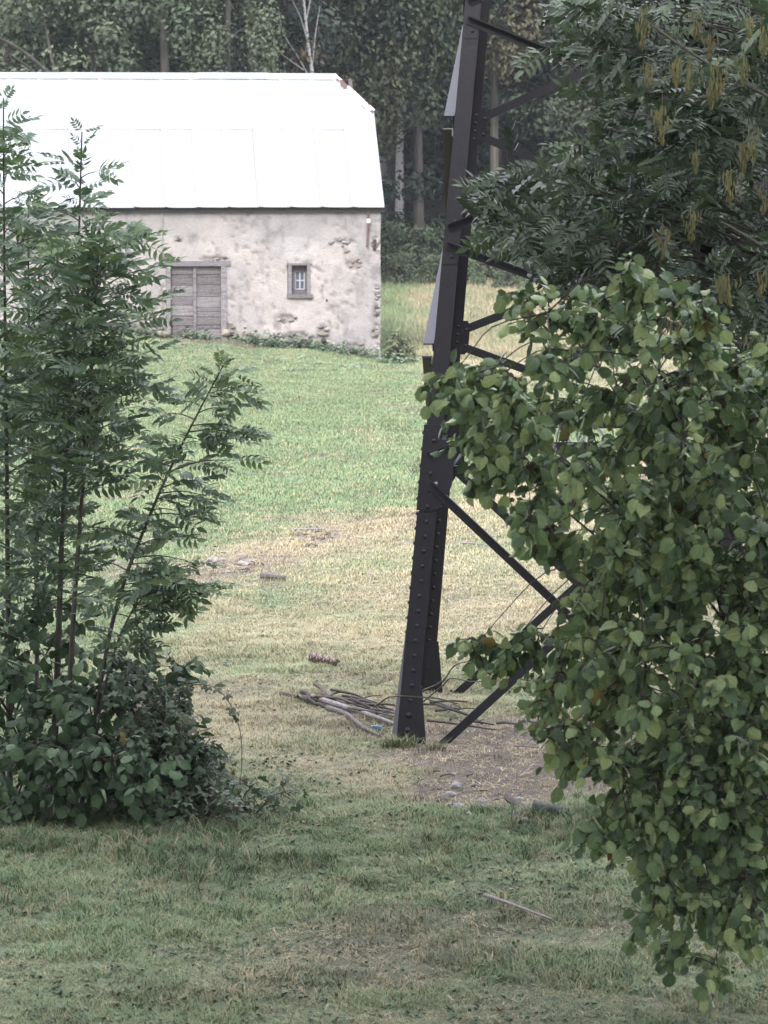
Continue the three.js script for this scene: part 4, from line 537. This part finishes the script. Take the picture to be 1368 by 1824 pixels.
// ------------------------------------------------------------------ fallen branches, stones and scraps
{
  const R = rng(810), wood = { pale: std(col(0.36, 0.32, 0.3), 0.85, { map: barkTex }), grey: std(col(0.2, 0.175, 0.16), 0.9, { map: barkTex }), dark: std(col(0.075, 0.06, 0.052), 0.9, { map: barkTex }), brown: std(col(0.14, 0.11, 0.088), 0.9, { map: barkTex }) };
  const G = 'dead sticks heaped round the pylon foot';
  const stick = (a, b, r, m, label, lift = [0, 0], bend = 0.05, group = G, name = 'fallen_branch', forks = 0) => { const p = onGround(a[0], a[1], r + lift[0]), q = onGround(b[0], b[1], r * 0.7 + lift[1]), L = p.distanceTo(q), side = q.clone().sub(p).normalize().cross(V(0, 1, 0)), pts = [0, 0.3, 0.65, 1].map((t, i) => V(0, 0, 0).addScaledVector(q.clone().sub(p), t).addScaledVector(side, i % 3 ? (R() - 0.5) * bend * L * 2 : 0).add(V(0, i % 3 ? bend * L * 0.6 * R() : 0, 0))); const gs = [tube(pts, r, r * 0.55, 6)]; for (let f = 0; f < forks; f++) { const s = pts[1].clone().lerp(pts[2], R()), d = q.clone().sub(p).normalize().add(rv(R).multiplyScalar(0.7)); d.y = 0.15 + 0.3 * R(); gs.push(tube([s, s.clone().addScaledVector(d, L * 0.13), s.clone().addScaledVector(d, L * 0.24).add(V(0, -0.02, 0))], r * 0.5, r * 0.25, 5)); } const o = tagMesh(name, merge(gs), wood[m], label, 'stick', group); o.position.copy(p); return o; };
  stick([556, 1253], [703, 1298], 0.03, 'pale', 'long pale barkless pole lying against the pylon foot', [0.03, 0.02], 0.01);
  stick([584, 1266], [676, 1315], 0.026, 'grey', 'grey bark covered branch lying on the grass beside the pale pole', [0, 0], 0.03);
  stick([500, 1243], [582, 1264], 0.02, 'dark', 'dark forked branch at the tip of the stick heap', [0.02, 0], 0.05, G, 'fallen_branch', 3);
  stick([562, 1231], [588, 1246], 0.026, 'brown', 'short thick brown stick sticking out of the heap', [0.04, 0], 0.02);
  
  for (const [a, b, r, m] of [[[580, 1252], [630, 1270], 0.02, 'dark'], [[538, 1246], [565, 1265], 0.022, 'dark'], [[604, 1246], [574, 1257], 0.018, 'grey'], [[605, 1256], [664, 1261], 0.014, 'brown'], [[625, 1266], [672, 1280], 0.016, 'dark'], [[600, 1262], [700, 1270], 0.015, 'brown'], [[640, 1258], [700, 1282], 0.014, 'dark'], [[620, 1275], [712, 1288], 0.013, 'grey'], [[650, 1270], [705, 1262], 0.012, 'brown'], [[590, 1247], [650, 1258], 0.014, 'dark'], [[766, 1269], [832, 1263], 0.012, 'dark'], [[778, 1272], [859, 1299], 0.016, 'dark'], [[760, 1305], [883, 1307], 0.011, 'brown'], [[770, 1262], [835, 1285], 0.013, 'brown'], [[752, 1256], [812, 1280], 0.012, 'grey'], [[776, 1288], [820, 1276], 0.011, 'dark'], [[885, 1295], [930, 1300], 0.016, 'grey'], [[925, 1302], [958, 1293], 0.015, 'grey'], [[765, 1250], [815, 1265], 0.01, 'brown'], [[820, 1306], [880, 1298], 0.011, 'dark'], [[1040, 1306], [1068, 1311], 0.012, 'pale'], [[560, 1258], [690, 1276], 0.014, 'brown'], [[610, 1250], [690, 1266], 0.012, 'dark'], [[740, 1262], [800, 1270], 0.012, 'dark'], [[660, 1284], [710, 1278], 0.012, 'grey'], [[915, 1342], [960, 1346], 0.008, 'pale']]) stick(a, b, r, m, 'thin dead ' + (m === 'pale' ? 'bleached' : m) + ' stick ' + (a[0] > 735 ? 'between the pylon feet' : 'in the heap beside the pylon foot'), [0.02 + 0.08 * R(), 0.01 + 0.05 * R()], 0.05, G, 'fallen_branch', R() < 0.3 ? 1 : 0);
  // thin twigs that arch up through the pylon foot
  const arch = (pts, Dz, r, label) => { const P = pts.map(([x, y], i) => at(x, y, Dz[i] ?? Dz)); P[0].y = height(P[0].x, -P[0].z) + 0.01; const o = tagMesh('arching_twig', tube(P.map((p) => p.clone().sub(P[0])), r, r * 0.5, 5), wood.brown, label, 'stick', G); o.position.copy(P[0]); };
  arch([[728, 1262], [745, 1234], [790, 1212], [810, 1185], [836, 1178]], [29.9, 29.4, 29, 28.9, 28.8], 0.009, 'thin dead twig arching up between the pylon legs'); arch([[663, 1268], [680, 1250], [715, 1240], [790, 1246], [822, 1262]], [29.6, 28.6, 27.45, 27.5, 27.8], 0.008, 'thin dead twig crossing in front of the pylon leg'); arch([[748, 1262], [790, 1220], [805, 1208], [855, 1214], [890, 1190]], [29.9, 29.2, 28.9, 28.6, 28.4], 0.007, 'thin dead twig crossing in front of the pylon brace');
  stick([864, 1612], [984, 1652], 0.014, 'pale', 'pale dry stick lying alone in the near grass', [0.05, 0.04], 0.015, undefined);
  stick([520, 946], [582, 944], 0.02, 'pale', 'bleached stick lying on the straw edge of the meadow', [0.0, 0.0], 0.03, undefined); stick([465, 1032], [508, 1034], 0.05, 'grey', 'short rotting log lying in the dry grass', [0, 0], 0.02, undefined, 'rotting_log'); stick([820, 974], [862, 976], 0.012, 'pale', 'thin bleached stick in the dry grass beyond the pylon', [0.04, 0.04], 0.02, undefined);
  stick([905, 1430], [940, 1452], 0.035, 'brown', 'short brown stub of wood beside the grey log', [0.01, 0], 0.02, undefined, 'wood_stub'); stick([950, 1452], [1002, 1458], 0.042, 'grey', 'short grey sawn log half sunk in the grass', [0.03, 0.03], 0.01, undefined, 'grey_log').material = std(col(0.17, 0.165, 0.17), 0.9, { map: barkTex });
  const rock = (seed) => { const g = new THREE.IcosahedronGeometry(1, 2), p = g.attributes.position; for (let i = 0; i < p.count; i++) { const v = V().fromBufferAttribute(p, i), r = 0.7 + 0.6 * fbm(v.x * 1.5 + seed, v.y * 1.5 + v.z * 1.7, seed, 3); p.setXYZ(i, v.x * r, v.y * r, v.z * r); } g.computeVertexNormals(); return g; };
  const rocks = [1, 2, 3].map(rock), stoneM = std(col(0.45, 0.435, 0.42), 0.9, { map: fineTex });
  const st = (x, y, w, h, m, label, name = 'stone') => { const o = tagMesh(name, rocks[Math.floor(x) % 3], m, label, 'stone', label.includes('chip') ? 'pale chips on the bare ground' : undefined); o.position.copy(onGround(x, y, h * 0.4)); o.scale.set(w, h, w * 0.8); o.rotation.y = R() * 6; };
  const logTex = tex(128, (u, v) => { const b = ss(0.5, 0.62, pn(u, v, 9, 55) * 0.6 + 0.4 * pn(u, v, 22, 56)); return [lerp(0.36, 0.83, b), lerp(0.28, 0.78, b), lerp(0.23, 0.76, b)]; });
  { const o = stick([558, 1185], [602, 1190], 0.068, 'grey', 'short crumbling log with white fungus in the dry grass', [0, 0], 0.03, undefined, 'crumbling_log'); o.material = std(col(0.5, 0.48, 0.47), 0.95, { map: logTex }); }
  st(812, 1406, 0.045, 0.045, stoneM, 'rounded white stone on the bare ground near the pylon'); st(849, 1399, 0.04, 0.02, stoneM, 'flat white stone lying in the grass behind the round white stone');
  for (const [x, y, w] of [[803, 1419, 0.035], [818, 1443, 0.045], [815, 1430, 0.018], [858, 1430, 0.03], [870, 1438, 0.025], [921, 1452, 0.032], [934, 1464, 0.03], [800, 1436, 0.02], [826, 1446, 0.02], [790, 1424, 0.02], [835, 1452, 0.02], [808, 1381, 0.018], [925, 1428, 0.03]]) st(x, y, w * 1.3, w * 0.9, stoneM, 'small pale chip of stone on the bare ground', 'stone_chip');
  for (const [x, y, w] of [[380, 999, 0.09], [396, 999, 0.07], [434, 1007, 0.1], [450, 1000, 0.06], [375, 1012, 0.06], [540, 962, 0.05], [556, 968, 0.05], [430, 990, 0.05], [405, 1020, 0.05]]) st(x, y, w, w * 0.4, wood.pale, 'bleached wood chip in the debris at the meadow edge', 'wood_chip');
  for (let i = 0; i < 46; i++) { const q = i % 3, x = q === 0 ? lerp(355, 470, R()) : q === 1 ? lerp(520, 600, R()) : lerp(770, 940, R()), y = q === 0 ? 1000 + (R() - 0.5) * 50 : q === 1 ? 960 + (R() - 0.5) * 34 : 1420 + (x - 850) * 0.25 + (R() - 0.5) * 60, w = q === 2 ? 22 : 16; stick([x, y], [x + (R() - 0.5) * 2 * w, y + (R() - 0.5) * 9], q === 2 ? 0.007 : 0.012, ['pale', 'brown', 'dark', 'grey'][i % 4], 'short broken ' + ['pale', 'brown', 'dark', 'grey'][i % 4] + (q === 2 ? ' twig on the bare ground near the pylon' : ' twig in the debris at the straw edge'), [0.025, 0.025], 0.04, q === 2 ? 'twigs on the bare ground' : 'twigs in the meadow debris', 'broken_twig'); }
  { const p = onGround(673, 1302, 0.0), o = thing('plastic_bottle', 'small crushed blue plastic bottle beside the pale pole', 'bottle', [p.x, p.y, p.z]); const pr = [[0, 0], [0.026, 0.002], [0.03, 0.012], [0.027, 0.04], [0.03, 0.06], [0.028, 0.08], [0.012, 0.1], [0.011, 0.112], [0, 0.114]].map(([a, b]) => new THREE.Vector2(a, b)), g = new THREE.LatheGeometry(pr, 12); g.scale(1, 1, 0.75); g.rotateZ(1.35); g.translate(0.05, 0.026, 0); mesh('body', g, new THREE.MeshPhysicalMaterial({ color: col(0.06, 0.15, 0.26), roughness: 0.25, clearcoat: 0.5 }), o); const c = new THREE.CylinderGeometry(0.014, 0.014, 0.016, 10); c.rotateZ(1.35); c.translate(-0.067, 0.052, 0); mesh('cap', c, std(col(0.3, 0.36, 0.42), 0.4), o); o.scale.setScalar(0.75); }
  { const o = thing('straw_wisp', 'wisp of dry straw caught on the pylon leg', 'straw', at(746, 828, 27.75).toArray()); for (let i = 0; i < 6; i++) mesh('straw', tube([V(0.01, 0.02 * i - 0.04, 0), V(-0.02, 0.02 * i - 0.07, 0.01), V(-0.05 - 0.02 * R(), 0.015 * i - 0.1 - 0.02 * R(), 0.02)], 0.003, 0.0015, 4), wood.grey, o); }
}
// ------------------------------------------------------------------ grass
{
  const tuft = (seed, n, w, h, lean, spread) => { const S = rng(seed), pos = [], idx = []; for (let i = 0; i < n; i++) { const a = S() * 6.283, x = (S() - 0.5) * spread, z = (S() - 0.5) * spread, hh = h * (0.5 + 0.7 * S()), l = lean * (0.3 + S()) * hh, b = pos.length / 3, cx = Math.cos(a), sz = Math.sin(a), ww = w * (0.7 + 0.6 * S()); for (const [t, k] of [[0, 1], [0.55, 0.8], [1, 0.08]]) { const y = hh * t * (1 - 0.25 * t * lean), o = l * t * t; pos.push(x + cx * o - sz * ww * k / 2, y, z + sz * o + cx * ww * k / 2, x + cx * o + sz * ww * k / 2, y, z + sz * o - cx * ww * k / 2); } idx.push(b, b + 1, b + 2, b + 1, b + 3, b + 2, b + 2, b + 3, b + 4, b + 3, b + 5, b + 4); } return geoFrom(pos, idx); };
  const gm = new THREE.MeshPhysicalMaterial({ color: 0xffffff, roughness: 0.9, transmission: 0, thickness: 0, side: THREE.DoubleSide });
  const plant = (name, label, geos, n, sample, seed) => { const R = rng(seed); const lists = geos.map(() => []); const c = 0; for (let i = 0; i < n; i++) { const s = sample(R); if (!s) continue; lists[i % geos.length].push(s); } geos.forEach((g, k) => { const im = new THREE.InstancedMesh(g, gm, lists[k].length), m = new THREE.Matrix4(); im.name = numbered(name); im.userData = { kind: 'stuff', label, category: 'grass' }; im.castShadow = im.receiveShadow = true; lists[k].forEach(([x, D, s, cc, sy], i) => { m.makeRotationY(hash(i, k, seed) * 6.28).scale(V(s, s * (sy ?? 1), s)).setPosition(x, height(x, D) - 0.004, -D); im.setMatrixAt(i, m); im.setColorAt(i, cc); }); scene.add(im); }); };
  const colorAt = (x, D, R) => { const c = groundColor(x, D), v = 0.85 + 0.3 * R(), dry = R(); if (dry < 0.1 + 0.65 * dryMask(x, D)) { const t = 0.45 + 0.4 * R(); return col(lerp(c[0], 0.42, t) * v, lerp(c[1], 0.36, t) * v, lerp(c[2], 0.22, t) * v); } const h = R() - 0.5; return col(c[0] * v * (1 + 0.2 * h), c[1] * v * 1.05, c[2] * v * (1 - 0.2 * h)); };
  const xr = (D, R) => (R() - 0.5) * (D * 0.225 * 1.35 + 0.5);
  const barnClear = (x, D) => !(D > 97.2 && D < 107.5 && x < 0.6 - 0.09 * (D - 98));
  const A = [1, 2, 3].map((k) => tuft(k, 12, 0.0036, 0.052, 1.1, 0.075)), B = [4, 5].map((k) => tuft(k, 12, 0.011, 0.07, 0.8, 0.16)), Cg = [6, 7].map((k) => tuft(k, 16, 0.006, 0.2, 0.9, 0.1)), Dg = [8, 9].map((k) => tuft(k, 9, 0.004, 0.03, 2.6, 0.12));
  plant('short_grass', 'short matted grass of the near meadow', A, 215000, (R) => { const D = Math.sqrt(lerp(13.5 ** 2, 42 ** 2, R())), x = xr(D, R), s = soilMask(x, D); if (R() < s * 0.9 || R() < ss(31, 42, D)) return null; const pt = fbm(x * 2.3, D * 1.9, 88); return [x, D, (0.55 + 0.75 * R()) * (0.7 + 0.6 * pt), colorAt(x, D, R), 0.6 + 0.55 * ss(0.35, 0.7, pt)]; }, 31);
  plant('meadow_grass', 'short green grass of the meadow up to the barn', B, 165000, (R) => { const D = Math.sqrt(lerp(28 ** 2, 100 ** 2, R())), x = xr(D, R); if (!barnClear(x, D) || R() > ss(27, 42, D) + 0.08 || R() < soilMask(x, D) * 0.8) return null; return [x, D, (0.7 + 0.6 * R()) * lerp(0.6, 1, ss(30, 55, D)), colorAt(x, D, R), 0.6 + 0.4 * R()]; }, 32);
  plant('pasture_grass', 'long pale grass of the pasture below the wood', B, 60000, (R) => { const D = Math.sqrt(lerp(98 ** 2, 138 ** 2, R())), x = lerp(-1.5, D * 0.17, R()); if (!barnClear(x, D)) return null; return [x, D, 1.5 + R(), colorAt(x, D, R), 1.6 + R()]; }, 33);
  plant('straw_litter', 'dry straw and cut grass lying on the ground', Dg, 52000, (R) => { const D = Math.sqrt(lerp(14 ** 2, 52 ** 2, R())), x = xr(D, R), k = 0.14 + 0.8 * dryMask(x, D) + 0.9 * soilMask(x, D); if (R() > k) return null; const v = 0.6 + 0.7 * R(); return [x, D, 0.8 + 0.7 * R(), col(0.4 * v, 0.33 * v, 0.2 * v)]; }, 34);
  plant('tall_grass', 'longer tufted grass on the low bank', Cg, 16000, (R) => { const D = lerp(20.5, 25.2, R()), x = lerp(-3.6, 3.4, R()), band = Math.exp(-(((D - 23.4 - 0.25 * x) / 0.75) ** 2)), k = ss(0.5, 0.62, fbm(x * 1.5, D * 1.5, 93)) * (0.15 + 0.85 * band); if (R() > k || soilMask(x, D) > 0.3) return null; const v = 0.7 + 0.6 * R(), st = R() < 0.22; return [x, D, 0.35 + 0.55 * R(), st ? col(0.26 * v, 0.23 * v, 0.14 * v) : col(0.085 * v, 0.13 * v, 0.06 * v), 0.5 + 0.5 * R()]; }, 35);
  const Wg = [21, 22].map((k) => { const S = rng(k), gs = []; for (let i = 0; i < 7; i++) { const g = leafSheet([[0, 0.05, 0, 0], [0.4, 0.28, 0.02, 0.07], [0.75, 0.22, -0.02, 0.03], [1, 0.03, -0.12, -0.1]]), s = 0.03 + 0.025 * S(); g.scale(s, s, s); g.rotateX(-0.8 - 0.7 * S()); g.rotateY(i * 0.9 + S()); g.translate((S() - 0.5) * 0.03, 0.015 + 0.02 * S(), (S() - 0.5) * 0.03); gs.push(g); } return merge(gs); });
  plant('ground_weeds', 'small broad leaved weeds among the near grass', Wg, 26000, (R) => { const D = Math.sqrt(lerp(13.5 ** 2, 33 ** 2, R())), x = xr(D, R); if (R() > (0.12 + 0.5 * ss(0.42, 0.7, fbm(x * 1.3 + 7, D * 1.3, 97))) * lerp(1, 0.25, ss(23, 30, D)) || soilMask(x, D) > 0.6) return null; const v = 0.7 + 0.6 * R(), q = R(); return [x, D, 0.35 + 0.5 * R(), q < 0.2 ? col(0.16 * v, 0.15 * v, 0.08 * v) : col(0.1 * v, 0.138 * v, 0.078 * v)]; }, 37);
  plant('foot_grass', 'grass tufts grown against the pylon foot', Cg, 26, (R) => { const [cx, cd] = [[0.2, 27.6], [0.42, 27.45], [0.05, 27.6]][Math.floor(R() * 3)], v = 0.7 + 0.6 * R(); return [cx + (R() - 0.5) * 0.12, cd + (R() - 0.5) * 0.12, 0.5 + 0.4 * R(), col(0.15 * v, 0.17 * v, 0.08 * v), 0.8]; }, 36);
}
scene.fog = new THREE.FogExp2(new THREE.Color(0.86, 0.9, 0.97), 0.0002);
renderer.render(scene, camera);
